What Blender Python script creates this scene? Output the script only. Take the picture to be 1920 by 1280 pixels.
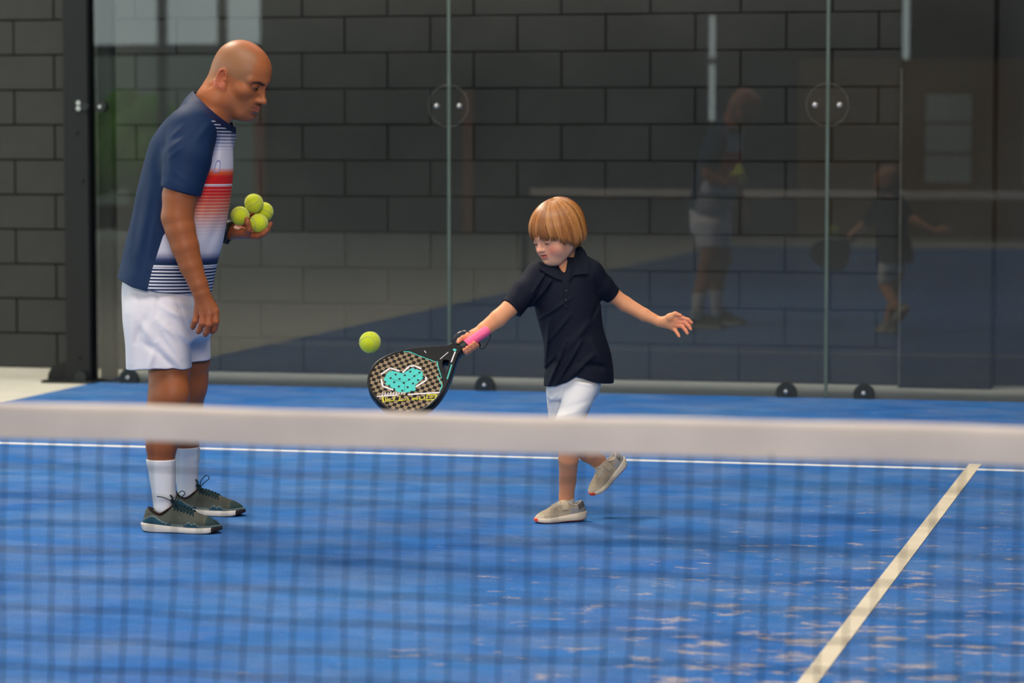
import bpy, math, random
import numpy as np
from mathutils import Matrix, Vector

# ------------------------------------------------------------------ camera, world, light, exposure
for o in list(bpy.data.objects): bpy.data.objects.remove(o, do_unlink=True)
SC = bpy.context.scene
COL = SC.collection
FPX, YAW, PITCH = 5454.58, 0.24058, 0.07094          # focal length in pixels of the 1920 wide frame
CAM = np.array([0.98290, -4.84087, 1.34837])
EX = np.array([math.cos(YAW), math.sin(YAW), 0.0])
EY = np.array([-math.sin(YAW), math.cos(YAW), 0.0])
EZ = np.array([0.0, 0.0, 1.0])
FW = EY * math.cos(PITCH) - EZ * math.sin(PITCH)
UP = np.cross(EX, FW)
cd = bpy.data.cameras.new('camera'); cam = bpy.data.objects.new('camera', cd); COL.objects.link(cam)
M = Matrix.Identity(4)
for i in range(3):
    M[i][0], M[i][1], M[i][2], M[i][3] = EX[i], UP[i], -FW[i], CAM[i]
cam.matrix_world = M
cd.sensor_width = 36; cd.lens = FPX * 36 / 1920; cd.clip_end = 300
cd.dof.use_dof = True; cd.dof.focus_distance = 9.95; cd.dof.aperture_fstop = 3.0; cd.dof.aperture_blades = 0
SC.camera = cam
SC.view_settings.view_transform = 'Standard'; SC.view_settings.look = 'None'
SC.view_settings.gamma = 1; SC.view_settings.use_curve_mapping = False
SC.view_settings.exposure = 0.0
try:
    SC.cycles.use_denoising = True
    SC.cycles.max_bounces = 8; SC.cycles.transparent_max_bounces = 16
    SC.cycles.sample_clamp_indirect = 6.0
    SC.cycles.caustics_reflective = False; SC.cycles.caustics_refractive = False
except Exception: pass

W = bpy.data.worlds.new('sky'); SC.world = W; W.use_nodes = True
bg = W.node_tree.nodes['Background']
bg.inputs[0].default_value = (0.82, 0.96, 0.96, 1); bg.inputs[1].default_value = 2.4

def area(name, loc, target, size, size_y, power, color):
    l = bpy.data.lights.new(name, 'AREA'); l.shape = 'RECTANGLE'; l.size = size; l.size_y = size_y
    l.energy = power; l.color = color
    o = bpy.data.objects.new(name, l); COL.objects.link(o); o.location = loc
    d = Vector(target) - Vector(loc); o.rotation_euler = d.to_track_quat('-Z', 'Y').to_euler()
    return o
area('floodlight', (-5.6, 7.4, 6.4), (-1.8, 4.8, 0.4), 1.5, 1.0, 450, (1.0, 0.90, 0.74))
area('front_fill', (2.5, -10.5, 6.0), (-2.0, 4.5, 1.0), 8.0, 3.5, 1250, (1.0, 0.96, 0.91))  # added fill light, brightens the sides facing the camera; the roof has no opening
area('turf_fill', (-1.0, 1.6, 6.8), (-1.0, 2.6, 0.0), 6.0, 3.0, 420, (1.0, 0.97, 0.93))  # added overhead fill that brightens the near turf, not a known fitting
area('back_fill', (-2.8, 9.4, 6.8), (-2.8, 10.3, 0.0), 6.0, 0.5, 170, (1.0, 0.97, 0.92))  # added fill that lifts the concrete strip behind the glass

# ------------------------------------------------------------------ helpers
def s2l(c):
    r = []
    for v in c[:3]:
        v = v / 255.0
        r.append(v / 12.92 if v <= 0.04045 else ((v + 0.055) / 1.055) ** 2.4)
    return (r[0], r[1], r[2], 1.0)

def mat(name, rgb, rough=0.6, spec=0.3, metal=0.0, attr=None, noise=None, bump=None, sheen=0.0, coat=0.0):
    m = bpy.data.materials.new(name); m.use_nodes = True
    nt = m.node_tree; b = nt.nodes['Principled BSDF']
    col = s2l(rgb)
    b.inputs['Base Color'].default_value = col; b.inputs['Roughness'].default_value = rough
    b.inputs['Specular IOR Level'].default_value = spec; b.inputs['Metallic'].default_value = metal
    if sheen: b.inputs['Sheen Weight'].default_value = sheen
    if coat: b.inputs['Coat Weight'].default_value = coat
    tc = nt.nodes.new('ShaderNodeTexCoord')
    src = None
    if attr:
        a = nt.nodes.new('ShaderNodeAttribute'); a.attribute_name = attr; src = a.outputs['Color']
    if noise:
        sc, amt = noise
        n = nt.nodes.new('ShaderNodeTexNoise'); n.inputs['Scale'].default_value = sc; n.inputs['Detail'].default_value = 5
        nt.links.new(tc.outputs['Object'], n.inputs['Vector'])
        mr = nt.nodes.new('ShaderNodeMapRange'); mr.inputs[1].default_value = 0.25; mr.inputs[2].default_value = 0.75
        mr.inputs[3].default_value = 1 - amt; mr.inputs[4].default_value = 1 + amt
        nt.links.new(n.outputs['Fac'], mr.inputs[0])
        mx = nt.nodes.new('ShaderNodeMix'); mx.data_type = 'RGBA'; mx.blend_type = 'MULTIPLY'; mx.inputs[0].default_value = 1
        if src: nt.links.new(src, mx.inputs[6])
        else: mx.inputs[6].default_value = col
        nt.links.new(mr.outputs[0], mx.inputs[7]); src = mx.outputs[2]
    if src: nt.links.new(src, b.inputs['Base Color'])
    if bump:
        sc, st = bump
        n = nt.nodes.new('ShaderNodeTexNoise'); n.inputs['Scale'].default_value = sc; n.inputs['Detail'].default_value = 4
        nt.links.new(tc.outputs['Object'], n.inputs['Vector'])
        bp = nt.nodes.new('ShaderNodeBump'); bp.inputs['Strength'].default_value = st; bp.inputs['Distance'].default_value = 0.004
        nt.links.new(n.outputs['Fac'], bp.inputs['Height']); nt.links.new(bp.outputs['Normal'], b.inputs['Normal'])
    return m

def mesh_np(name, V, F, m=None, parent=None, smooth=True, attrs=None, sharp=None):
    V = np.asarray(V, np.float32); me = bpy.data.meshes.new(name)
    if isinstance(F, np.ndarray):
        k = F.shape[1]; nf = len(F); flat = F.astype(np.int32).ravel()
        st = np.arange(nf, dtype=np.int32) * k; tot = np.full(nf, k, np.int32)
    else:
        tot = np.array([len(f) for f in F], np.int32); nf = len(F)
        flat = np.fromiter((i for f in F for i in f), np.int32); st = np.concatenate([[0], np.cumsum(tot)[:-1]]).astype(np.int32)
    me.vertices.add(len(V)); me.vertices.foreach_set('co', V.ravel())
    me.loops.add(len(flat)); me.loops.foreach_set('vertex_index', flat)
    me.polygons.add(nf); me.polygons.foreach_set('loop_start', st); me.polygons.foreach_set('loop_total', tot)
    me.update(calc_edges=True); me.validate()
    me.polygons.foreach_set('use_smooth', np.full(len(me.polygons), bool(smooth)))
    for nme, a in (attrs or {}).items():
        a = np.asarray(a, np.float32)
        if a.ndim == 1:
            at = me.attributes.new(nme, 'FLOAT', 'POINT'); at.data.foreach_set('value', a)
        else:
            if a.shape[1] == 3: a = np.concatenate([a, np.ones((len(a), 1), np.float32)], 1)
            at = me.attributes.new(nme, 'FLOAT_COLOR', 'POINT'); at.data.foreach_set('color', a.ravel())
    if m: me.materials.append(m)
    o = bpy.data.objects.new(name, me); COL.objects.link(o)
    if parent is not None: o.parent = parent
    if sharp: me.set_sharp_from_angle(angle=math.radians(sharp))
    return o

def empty(name, loc, rz=0.0, label=None, cat=None, group=None):
    o = bpy.data.objects.new(name, None); COL.objects.link(o); o.location = loc; o.rotation_euler = (0, 0, rz)
    o.empty_display_size = 0.1
    return tag(o, label, cat, group)
def tag(o, label=None, cat=None, group=None, kind=None):
    if label: o['label'] = label
    if cat: o['category'] = cat
    if group: o['group'] = group
    if kind: o['kind'] = kind
    return o

class MB:
    def __init__(s): s.V = []; s.F = []
    def add(s, V, F):
        b = len(s.V); s.V += [tuple(v) for v in V]; s.F += [tuple(i + b for i in f) for f in F]; return s
    def box(s, lo, hi, bev=0.0):
        x0, y0, z0 = lo; x1, y1, z1 = hi
        if not bev:
            V = [(x, y, z) for x in (x0, x1) for y in (y0, y1) for z in (z0, z1)]
            return s.add(V, [(0, 1, 3, 2), (4, 6, 7, 5), (0, 4, 5, 1), (2, 3, 7, 6), (0, 2, 6, 4), (1, 5, 7, 3)])
        b = bev
        def ring(y, ins):
            return [(x0 + ins, y, z0 + ins), (x1 - ins, y, z0 + ins), (x1 - ins, y, z1 - ins), (x0 + ins, y, z1 - ins)]
        V = ring(y0, b) + ring(y0 + b, 0) + ring(y1 - b, 0) + ring(y1, b)
        F = [(0, 1, 2, 3), (15, 14, 13, 12)]
        for r in range(3):
            for i in range(4):
                j = (i + 1) % 4; F.append((r * 4 + j, r * 4 + i, (r + 1) * 4 + i, (r + 1) * 4 + j))
        return s.add(V, F)
    def tube(s, pts, rad, n=8, cap=True, closed=False):
        P = np.asarray(pts, float); m = len(P)
        R = np.full(m, rad) if np.isscalar(rad) else np.asarray(rad, float)
        T = np.gradient(P, axis=0) if not closed else np.roll(P, -1, 0) - np.roll(P, 1, 0)
        T /= np.linalg.norm(T, axis=1)[:, None] + 1e-12
        a = np.array([0, 0, 1.0]) if abs(T[0][2]) < 0.9 else np.array([1.0, 0, 0])
        u = np.cross(T[0], a); u /= np.linalg.norm(u); V = []
        for i in range(m):
            u = u - T[i] * (u @ T[i]); u /= np.linalg.norm(u) + 1e-12; w = np.cross(T[i], u)
            for k in range(n):
                th = 2 * math.pi * k / n; V.append(P[i] + R[i] * (math.cos(th) * u + math.sin(th) * w))
        F = []
        for i in range(m if closed else m - 1):
            j = (i + 1) % m
            for k in range(n):
                l = (k + 1) % n; F.append((i * n + k, i * n + l, j * n + l, j * n + k))
        if cap and not closed:
            F.append(tuple(range(n - 1, -1, -1))); F.append(tuple(range((m - 1) * n, m * n)))
        return s.add(V, F)
    def cyl(s, c, axis, r, h, n=20):
        a = np.array(axis, float); a /= np.linalg.norm(a); c = np.array(c, float)
        return s.tube([c - a * h / 2, c + a * h / 2], r, n)
    def prism(s, pts, off):           # polygon (3D points) extruded by off
        n = len(pts); P = [np.array(p, float) for p in pts]; off = np.array(off, float)
        V = P + [p + off for p in P]
        F = [tuple(range(n)), tuple(range(2 * n - 1, n - 1, -1))] + [((i + 1) % n, i, n + i, n + (i + 1) % n) for i in range(n)]
        return s.add(V, F)
    def sphere(s, c, r, nu=16, nv=10, R=None):
        c = np.array(c, float); r = np.array([r] * 3 if np.isscalar(r) else r, float); V = []; F = []
        for j in range(nv + 1):
            t = math.pi * j / nv
            for i in range(nu):
                p = 2 * math.pi * i / nu
                q = np.array([math.sin(t) * math.cos(p), math.sin(t) * math.sin(p), math.cos(t)]) * r
                V.append(c + (R @ q if R is not None else q))
        for j in range(nv):
            for i in range(nu):
                k = (i + 1) % nu; F.append((j * nu + i, j * nu + k, (j + 1) * nu + k, (j + 1) * nu + i)[::-1])
        return s.add(V, F)
    def build(s, name, m, parent=None, smooth=False, sharp=None):
        return mesh_np(name, s.V, s.F, m, parent, smooth, sharp=sharp)

def nrm(v):
    v = np.array(v, float); return v / np.linalg.norm(v)
def spline(P, n):
    P = np.asarray(P, float); m = len(P)
    if P.ndim == 1: return spline(P[:, None], n)[:, 0]
    Q = np.vstack([2 * P[0] - P[1], P, 2 * P[-1] - P[-2]]); out = []
    for t in np.linspace(0, m - 1, n):
        i = min(int(t), m - 2); f = t - i; a, b, c, d = Q[i:i + 4]
        out.append(0.5 * (2 * b + (c - a) * f + (2 * a - 5 * b + 4 * c - d) * f * f + (3 * b - a - 3 * c + d) * f ** 3))
    return np.array(out)

# ---- signed distance modelling: smooth blends of tapered limbs, meshed by sparse surface nets
def smin(a, b, k):
    h = np.maximum(k - np.abs(a - b), 0) / k
    return np.minimum(a, b) - h * h * k * 0.25
class Sdf:
    def __init__(s): s.ops = []
    def add(s, fn, lo, hi, k=0.01, op=0): s.ops.append((fn, np.array(lo, float), np.array(hi, float), k, op)); return s
    def cone(s, a, b, ra, rb, k=0.01, op=0):
        a = np.array(a, float); b = np.array(b, float); ab = b - a; L = ab @ ab + 1e-12
        def fn(P):
            t = np.clip((P - a) @ ab / L, 0, 1)
            return np.linalg.norm(P - a - t[:, None] * ab, axis=1) - (ra + (rb - ra) * t)
        r = max(ra, rb)
        return s.add(fn, np.minimum(a, b) - r, np.maximum(a, b) + r, k, op)
    def chain(s, pts, rad, k=0.01, op=0):      # a limb: tapered pieces joined closely, then blended into the rest
        P_ = np.array(pts, float); R_ = np.array(rad, float) + (0.10 * k if k > 0.006 else 0); ki = min(k, 0.006)
        def fn(P):
            d = np.full(len(P), 9.0)
            for i in range(len(P_) - 1):
                a, ab = P_[i], P_[i + 1] - P_[i]; t = np.clip((P - a) @ ab / (ab @ ab + 1e-12), 0, 1)
                v = np.linalg.norm(P - a - t[:, None] * ab, axis=1) - (R_[i] + (R_[i + 1] - R_[i]) * t)
                d = smin(d, v, ki)
            return d
        r = R_.max()
        return s.add(fn, P_.min(0) - r, P_.max(0) + r, k, op)
    def ell(s, c, r, R=None, k=0.01, op=0):
        c = np.array(c, float); r = np.array([r] * 3 if np.isscalar(r) else r, float)
        def fn(P):
            q = P - c
            if R is not None: q = q @ R
            k0 = np.linalg.norm(q / r, axis=1); k1 = np.linalg.norm(q / (r * r), axis=1)
            return k0 * (k0 - 1) / np.maximum(k1, 1e-6)
        m = r.max() if R is not None else r
        return s.add(fn, c - m, c + m, k, op)
    def loft(s, rows, k=0.01, op=0, n=2.0, pad=0.0, cap=0.02):
        # rows: (z, cx, cy, a, b, rot) elliptical sections stacked in z
        R = np.array(sorted(rows), float); Z = R[:, 0]; zz = np.linspace(Z[0], Z[-1], 80)
        C = np.array([np.interp(zz, Z, R[:, i]) for i in range(1, 6)])
        ker = np.ones(5) / 5
        C = np.array([np.convolve(np.pad(c, 2, 'edge'), ker, 'valid') for c in C])
        def fn(P):
            z = P[:, 2]; cx, cy, a, b, ro = (np.interp(z, zz, c) for c in C)
            a = a + pad; b = b + pad
            x = P[:, 0] - cx; y = P[:, 1] - cy; co = np.cos(ro); si = np.sin(ro)
            u = co * x + si * y; v = -si * x + co * y
            if n == 2.0: k0 = np.sqrt((u / a) ** 2 + (v / b) ** 2)
            else: k0 = (np.abs(u / a) ** n + np.abs(v / b) ** n) ** (1 / n)
            k1 = np.sqrt((u / a ** 2) ** 2 + (v / b ** 2) ** 2)
            d = (k0 - 1) * np.sqrt((u / a) ** 2 + (v / b) ** 2) / np.maximum(k1, 1e-6)
            return -smin(-d, -np.maximum(zz[0] - z, z - zz[-1]), cap)
        m = np.maximum(C[2], C[3]).max() + pad
        return s.add(fn, (C[0].min() - m, C[1].min() - m, Z[0]), (C[0].max() + m, C[1].max() + m, Z[-1]), k, op)
    def fold(s, p0, p1, w, amp, sgn=-1):
        # a ridge (amp > 0) or crease (amp < 0) in cloth between two points of the local x-z plane, on the side y*sgn > 0
        a = np.array(p0, float); b = np.array(p1, float); ab = b - a; L = ab @ ab + 1e-9
        def fn(P):
            q = P[:, [0, 2]] - a; t = np.clip(q @ ab / L, 0, 1)
            d2 = ((q - t[:, None] * ab) ** 2).sum(1)
            return -amp * np.exp(-d2 / (w * w)) * (0.35 + 0.65 * np.sin(np.pi * np.clip(t, 0.03, 0.97)))
        lo = np.minimum(a, b) - 3 * w; hi = np.maximum(a, b) + 3 * w
        y0, y1 = (-2, 0.02) if sgn < 0 else (-0.02, 2)
        return s.add(fn, (lo[0], y0, lo[1]), (hi[0], y1, hi[1]), 0.0, 3)
    def sub(s, other, lo, hi, k, Minv, sc, op=0):     # a whole model in its own frame
        R = Minv[:3, :3]; t = Minv[:3, 3]
        def fn(P): return other(P @ R.T + t, 0.06) * sc
        return s.add(fn, lo, hi, k, op)
    def __call__(s, P, m=0.02):
        d = np.full(len(P), 9.0)
        for fn, lo, hi, k, op in s.ops:
            e = k + m
            i = np.nonzero(((P > lo - e) & (P < hi + e)).all(1))[0]
            if not len(i): continue
            v = fn(P[i])
            if op == 0: d[i] = smin(d[i], v, max(k, 1e-5))
            elif op == 1: d[i] = -smin(-d[i], v, max(k, 1e-5))
            elif op == 2: d[i] = -smin(-d[i], -v, max(k, 1e-5))
            else: d[i] = d[i] + v
        return d
def shell(f, t, cuts, k=0.003):
    def g(P, m=0.02):
        d = f(P, m); d = -smin(-d, d + t, k)
        for c in cuts: d = -smin(-d, c(P), k)      # keep the side where c > 0
        return d
    return g
def extract(f, lo, hi, h, L=4, newton=2):
    lo = np.array(lo, float); hi = np.array(hi, float)
    n0 = np.ceil((hi - lo) / (h * 2 ** L)).astype(int)
    ijk = np.stack(np.meshgrid(*[np.arange(n) for n in n0], indexing='ij'), -1).reshape(-1, 3)
    for lev in range(L, -1, -1):
        s = h * 2 ** lev; d = f(lo + (ijk + 0.5) * s, s * 2.0)
        ijk = ijk[np.abs(d) < s * 1.45]
        if lev:
            off = np.stack(np.meshgrid([0, 1], [0, 1], [0, 1], indexing='ij'), -1).reshape(-1, 3)
            ijk = (ijk[:, None] * 2 + off[None]).reshape(-1, 3)
    N = n0 * 2 ** L + 4
    key = lambda c: ((c[..., 0] + 1) * N[1] + c[..., 1] + 1) * N[2] + c[..., 2] + 1
    off = np.array([[i, j, k] for i in (0, 1) for j in (0, 1) for k in (0, 1)])
    ck = key(ijk[:, None] + off[None]); uk, inv = np.unique(ck, return_inverse=True)
    inv = inv.reshape(ck.shape)
    kk = uk % N[2] - 1; jj = (uk // N[2]) % N[1] - 1; ii = uk // (N[2] * N[1]) - 1
    val = f(lo + np.stack([ii, jj, kk], -1) * h, h * 4)
    c = val[inv]; act = (c.min(1) < 0) & (c.max(1) >= 0); ijk = ijk[act]; c = c[act]
    acc = np.zeros((len(ijk), 3)); cnt = np.zeros(len(ijk))
    for a in range(8):
        for ax, st in ((0, 4), (1, 2), (2, 1)):
            if a & st: continue
            b = a | st; m = (c[:, a] < 0) != (c[:, b] < 0)
            t = c[:, a] / np.where(m, c[:, a] - c[:, b], 1)
            p = off[a] + t[:, None] * (off[b] - off[a]); acc[m] += p[m]; cnt[m] += 1
    V = lo + (ijk + acc / cnt[:, None]) * h
    k0 = key(ijk); order = np.argsort(k0); ks = k0[order]
    def find(q):
        p = np.clip(np.searchsorted(ks, q), 0, len(ks) - 1); ok = ks[p] == q
        return np.where(ok, order[p], -1)
    Q = []
    for ax, st in ((0, 4), (1, 2), (2, 1)):
        u = np.zeros(3, int); v = np.zeros(3, int); u[(ax + 1) % 3] = 1; v[(ax + 2) % 3] = 1
        m = np.nonzero((c[:, 0] < 0) != (c[:, st] < 0))[0]; g = ijk[m]
        q = np.stack([m, find(key(g - u)), find(key(g - u - v)), find(key(g - v))], 1)
        neg = c[m, 0] < 0
        q[~neg] = q[~neg][:, ::-1]
        Q.append(q[(q >= 0).all(1)])
    Q = np.concatenate(Q)
    e = h * 0.5; T = np.array([[1, -1, -1], [-1, -1, 1], [-1, 1, -1], [1, 1, 1]], float)
    for _ in range(newton):
        ds = [f(V + t * e, h * 6) for t in T]
        g = sum(t[None] * d[:, None] for t, d in zip(T, ds)) / (4 * e); d = sum(ds) / 4
        g2 = np.maximum((g * g).sum(1), 0.1)
        V = V - np.clip(d / g2, -h * 0.4, h * 0.4)[:, None] * g
    return V, Q

class Frame:                      # a person's own frame: x to the image right, y away, z up; origin on the turf
    def __init__(s, px, py, dy=0.0):
        d = (px - 960) / FPX * EX + (640 - py) / FPX * UP + FW
        s.O = CAM + d * (-CAM[2] / d[2]); s.O[2] = 0
        s.B = np.stack([EX, EY, EZ]); s.c = s.B @ (CAM - s.O)
    def ray(s, px, py): return s.B @ ((px - 960) / FPX * EX + (640 - py) / FPX * UP + FW)
    def __call__(s, px, py, dy=0.0):
        d = s.ray(px, py); return s.c + d * ((dy - s.c[1]) / d[1])
    def on(s, px, py, z=0.0):
        d = s.ray(px, py); return s.c + d * ((z - s.c[2]) / d[2])
    def hit(s, f, px, py, y0=-0.6, y1=0.6, n=900):
        P = np.array([s(px, py, y) for y in np.linspace(y0, y1, n)]); d = f(P, 0.03)
        i = np.nonzero(d < 0)[0]
        if not len(i): return s(px, py, 0)
        i = i[0]
        if i == 0: return P[0]
        t = d[i - 1] / (d[i - 1] - d[i]); return P[i - 1] + t * (P[i] - P[i - 1])
    def row(s, py, l, r, dy, b, rot=0.0):
        p = s(l, py, dy); q = s(r, py, dy); hw = (q[0] - p[0]) / 2
        a = math.sqrt(max(hw ** 2 - (b * math.sin(rot)) ** 2, (0.3 * hw) ** 2)) / math.cos(rot)
        return (p[2], (p[0] + q[0]) / 2, dy, a, b, rot)
def mixc(a, b, t): return a + (np.asarray(b)[None] - a) * t[:, None]
def sstep(x, a, b):
    t = np.clip((x - a) / (b - a), 0, 1); return t * t * (3 - 2 * t)
def L3(rgb): return np.array(s2l(rgb)[:3])
# ------------------------------------------------------------------ the court and the hall
def turf_material():
    m = bpy.data.materials.new('blue_turf'); m.use_nodes = True; nt = m.node_tree; b = nt.nodes['Principled BSDF']
    N = nt.nodes.new; Lk = nt.links.new
    tc = N('ShaderNodeTexCoord'); b.inputs['Roughness'].default_value = 0.85; b.inputs['Specular IOR Level'].default_value = 0.15
    def noise(scale, det=4, rough=0.6, vec=None):
        n = N('ShaderNodeTexNoise'); n.inputs['Scale'].default_value = scale; n.inputs['Detail'].default_value = det
        n.inputs['Roughness'].default_value = rough; Lk(vec or tc.outputs['Object'], n.inputs['Vector']); return n.outputs['Fac']
    def rng(x, a, b_, c, d):
        r = N('ShaderNodeMapRange'); Lk(x, r.inputs[0])
        for i, v in enumerate((a, b_, c, d)): r.inputs[i + 1].default_value = v
        return r.outputs[0]
    def mix(f, a, b_, mode='MIX'):
        x = N('ShaderNodeMix'); x.data_type = 'RGBA'; x.blend_type = mode
        if isinstance(f, float): x.inputs[0].default_value = f
        else: Lk(f, x.inputs[0])
        for i, v in ((6, a), (7, b_)):
            if isinstance(v, tuple): x.inputs[i].default_value = v
            else: Lk(v, x.inputs[i])
        return x.outputs[2]
    def math_(op, a, b_):
        x = N('ShaderNodeMath'); x.operation = op
        for i, v in enumerate((a, b_)):
            if isinstance(v, float): x.inputs[i].default_value = v
            else: Lk(v, x.inputs[i])
        return x.outputs[0]
    fine = rng(noise(170, 3, 0.75), 0.3, 0.7, 0.55, 1.45)
    mid = rng(noise(5.5, 5), 0.3, 0.7, 0.86, 1.16)
    base = mix(rng(noise(1.1, 3), 0.35, 0.65, 0.0, 1.0), s2l((38, 99, 172)), s2l((56, 114, 178)))
    base = mix(1.0, mix(1.0, base, fine, 'MULTIPLY'), mid, 'MULTIPLY')
    # sand: thin streaks everywhere, gathering towards the middle line of the court
    sx = N('ShaderNodeSeparateXYZ'); Lk(tc.outputs['Object'], sx.inputs[0])
    near = rng(math_('ABSOLUTE', sx.outputs['X'], 0.0), 0.0, 1.9, 1.0, 0.0)
    near = math_('MULTIPLY', near, rng(sx.outputs['Y'], 6.3, 3.0, 0.25, 1.0))
    mp = N('ShaderNodeMapping'); mp.inputs['Scale'].default_value = (1.0, 1.6, 1); Lk(tc.outputs['Object'], mp.inputs[0])
    s1 = noise(7.0, 8, 0.68, mp.outputs[0])
    thr = math_('SUBTRACT', s1, math_('SUBTRACT', 0.660, math_('MULTIPLY', near, 0.155)))
    sand = math_('MULTIPLY', rng(thr, 0.0, 0.10, 0.0, 1.0), rng(noise(160, 2), 0.35, 0.62, 0.15, 1.0))
    haze = math_('MULTIPLY', rng(noise(2.3, 6, 0.65, mp.outputs[0]), 0.40, 0.70, 0.0, 0.45), rng(noise(120, 2), 0.3, 0.7, 0.3, 1.0))
    c = mix(haze, base, s2l((150, 160, 176)))
    c = mix(math_('MINIMUM', sand, 0.8), c, s2l((206, 184, 160)))
    Lk(c, b.inputs['Base Color'])
    bp = N('ShaderNodeBump'); bp.inputs['Strength'].default_value = 0.6; bp.inputs['Distance'].default_value = 0.006
    Lk(noise(420, 3, 0.7), bp.inputs['Height']); Lk(bp.outputs['Normal'], b.inputs['Normal'])
    return m
M_turf = turf_material()
M_conc = mat('pale_concrete', (206, 202, 188), 0.85, 0.2, noise=(3, 0.10), bump=(60, 0.15))
M_block = mat('dark_painted_block', (47, 47, 46), 0.62, 0.35, noise=(9, 0.12), bump=(170, 0.35))
M_joint = mat('dark_mortar', (30, 30, 28), 0.9, 0.1, noise=(40, 0.15))
M_edge_highlight = mat('edge_highlight_grey', (104, 102, 96), 0.7, 0.2, noise=(12, 0.3))  # pale grey that paints the bright edge of the pillar
M_steel = mat('black_steel', (15, 17, 18), 0.5, 0.35, noise=(14, 0.12), bump=(300, 0.05))
M_dark = mat('dark_paint', (12, 13, 16), 0.5, 0.4, noise=(5, 0.1))
M_plaster = mat('smooth_dark_plaster', (35, 34, 31), 0.6, 0.3, noise=(4, 0.08), bump=(80, 0.1))
M_gask = mat('black_rubber', (26, 32, 33), 0.5, 0.4, noise=(60, 0.1))
M_bolt = mat('bright_steel', (205, 202, 198), 0.25, 0.5, 0.9, noise=(80, 0.05))
M_line = mat('white_line_turf', (228, 226, 224), 0.85, 0.15, noise=(60, 0.06), bump=(420, 0.4))
M_linesand = mat('sandy_line_turf', (214, 200, 176), 0.85, 0.15, noise=(7, 0.10), bump=(420, 0.4))

floor = mesh_np('floor', *(lambda V: (V, [(0, 1, 3, 2), (4, 6, 7, 5), (0, 4, 5, 1), (2, 3, 7, 6), (0, 2, 6, 4), (1, 5, 7, 3)]))(
    [(x, y, z) for x in (-5, 5) for y in (-10, 10.0) for z in (-0.02, 0.0)]), M_turf, smooth=False)
tag(floor, 'blue artificial turf of the padel court with scattered sand', 'floor', kind='structure')
def court_line(lo, hi, m, name='court_line'):
    return MB().box(lo, hi).build(name, m, floor)
for Y in (6.95, -6.95): court_line((-4.99, Y - 0.025, -0.003), (4.99, Y + 0.025, 0.0015), M_line)
c = court_line((-0.025, 0.02, -0.003), (0.025, 7.16, 0.002), M_linesand); tag(c, 'sand coloured centre line')
court_line((-0.025, -6.95, -0.003), (0.025, -0.02, 0.002), M_linesand)
g = MB()
g.box((-16, 10.0, -0.06), (9.0, 11.3, -0.002)); g.box((-16, -14.2, -0.06), (-5.0, 10.0, -0.002))
g.box((5.0, -14.2, -0.06), (9.0, 10.0, -0.002)); g.box((-5.0, -14.2, -0.06), (5.0, -10.0, -0.002))
tag(g.build('floor_surround', M_conc), 'pale concrete floor around the blue court', 'floor', kind='structure')

# block wall behind the glass
YW = 10.85
MBW = MB().box((-12.0, YW + 0.022, 0), (-0.70, YW + 0.25, 7.0)).build('wall_back', M_joint)
tag(MBW, 'dark grey painted block wall behind the glass', 'wall', kind='structure')
BL, BH, PX, PZ = 0.4985, 0.2005, 0.008, 0.008
bme = MB().box((0, 0, 0), (BL - PX, 0.030, BH - PZ), 0.003).build('block', M_block, MBW)
bx0 = -4.330                                   # a vertical joint of the odd courses
first = True; random.seed(4)
for r in range(0, 12):
    sh = bx0 if r % 2 else bx0 + BL * 0.5
    k0 = int(math.floor((-6.75 - sh) / BL)); k1 = int(math.ceil((-0.72 - sh) / BL))
    for k in range(k0, k1):
        x = sh + k * BL
        if first: b = bme; first = False
        elif x + BL - PX > -0.70:
            if -0.70 - x < 0.05: continue
            b = MB().box((0, 0, 0), (-0.702 - x, 0.030, BH - PZ), 0.003).build('block', M_block, MBW)
        else:
            b = bme.copy(); COL.objects.link(b)
        b.location = (x + PX / 2, YW - 0.006 + random.uniform(-0.0015, 0.0015), r * BH + PZ / 2)
g = MB()                                      # the courses above the frame
for r in range(12, 18):
    sh = bx0 if r % 2 else bx0 + BL * 0.5
    for k in range(-16, 8):
        x = sh + k * BL
        if x + BL < -0.7: g.box((x + PX / 2, YW - 0.006, r * BH + PZ / 2), (x + BL - PX / 2, YW + 0.024, (r + 1) * BH - PZ / 2))
for r in range(0, 12):                        # and those left of it
    sh = bx0 if r % 2 else bx0 + BL * 0.5
    k0 = int(math.floor((-6.75 - sh) / BL))
    for k in range(k0 - 11, k0):
        x = sh + k * BL; g.box((x + PX / 2, YW - 0.006, r * BH + PZ / 2), (x + BL - PX / 2, YW + 0.024, (r + 1) * BH - PZ / 2))
tag(g.build('outer_blocks', M_block, MBW), kind='stuff')
tag(MB().box((-0.70, 10.70, 0), (-0.215, 11.1, 7.0), 0.006).build('wall_pillar', M_plaster), 'smooth dark pillar at the end of the block wall', 'pillar', kind='structure')
tag(MB().box((-0.706, 10.694, 0), (-0.696, 10.70, 1.7)).build('pillar_highlight', M_edge_highlight), 'added pale strip painting a highlight on the pillar corner', 'trim', kind='structure')  # highlight along the pillar corner, put in as a pale strip
wr = MB().box((-0.215, 10.98, 0), (9.0, 11.2, 7.0)).build('wall_right', M_dark)
tag(wr, 'very dark wall set back beyond the pillar', 'wall', kind='structure')
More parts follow.
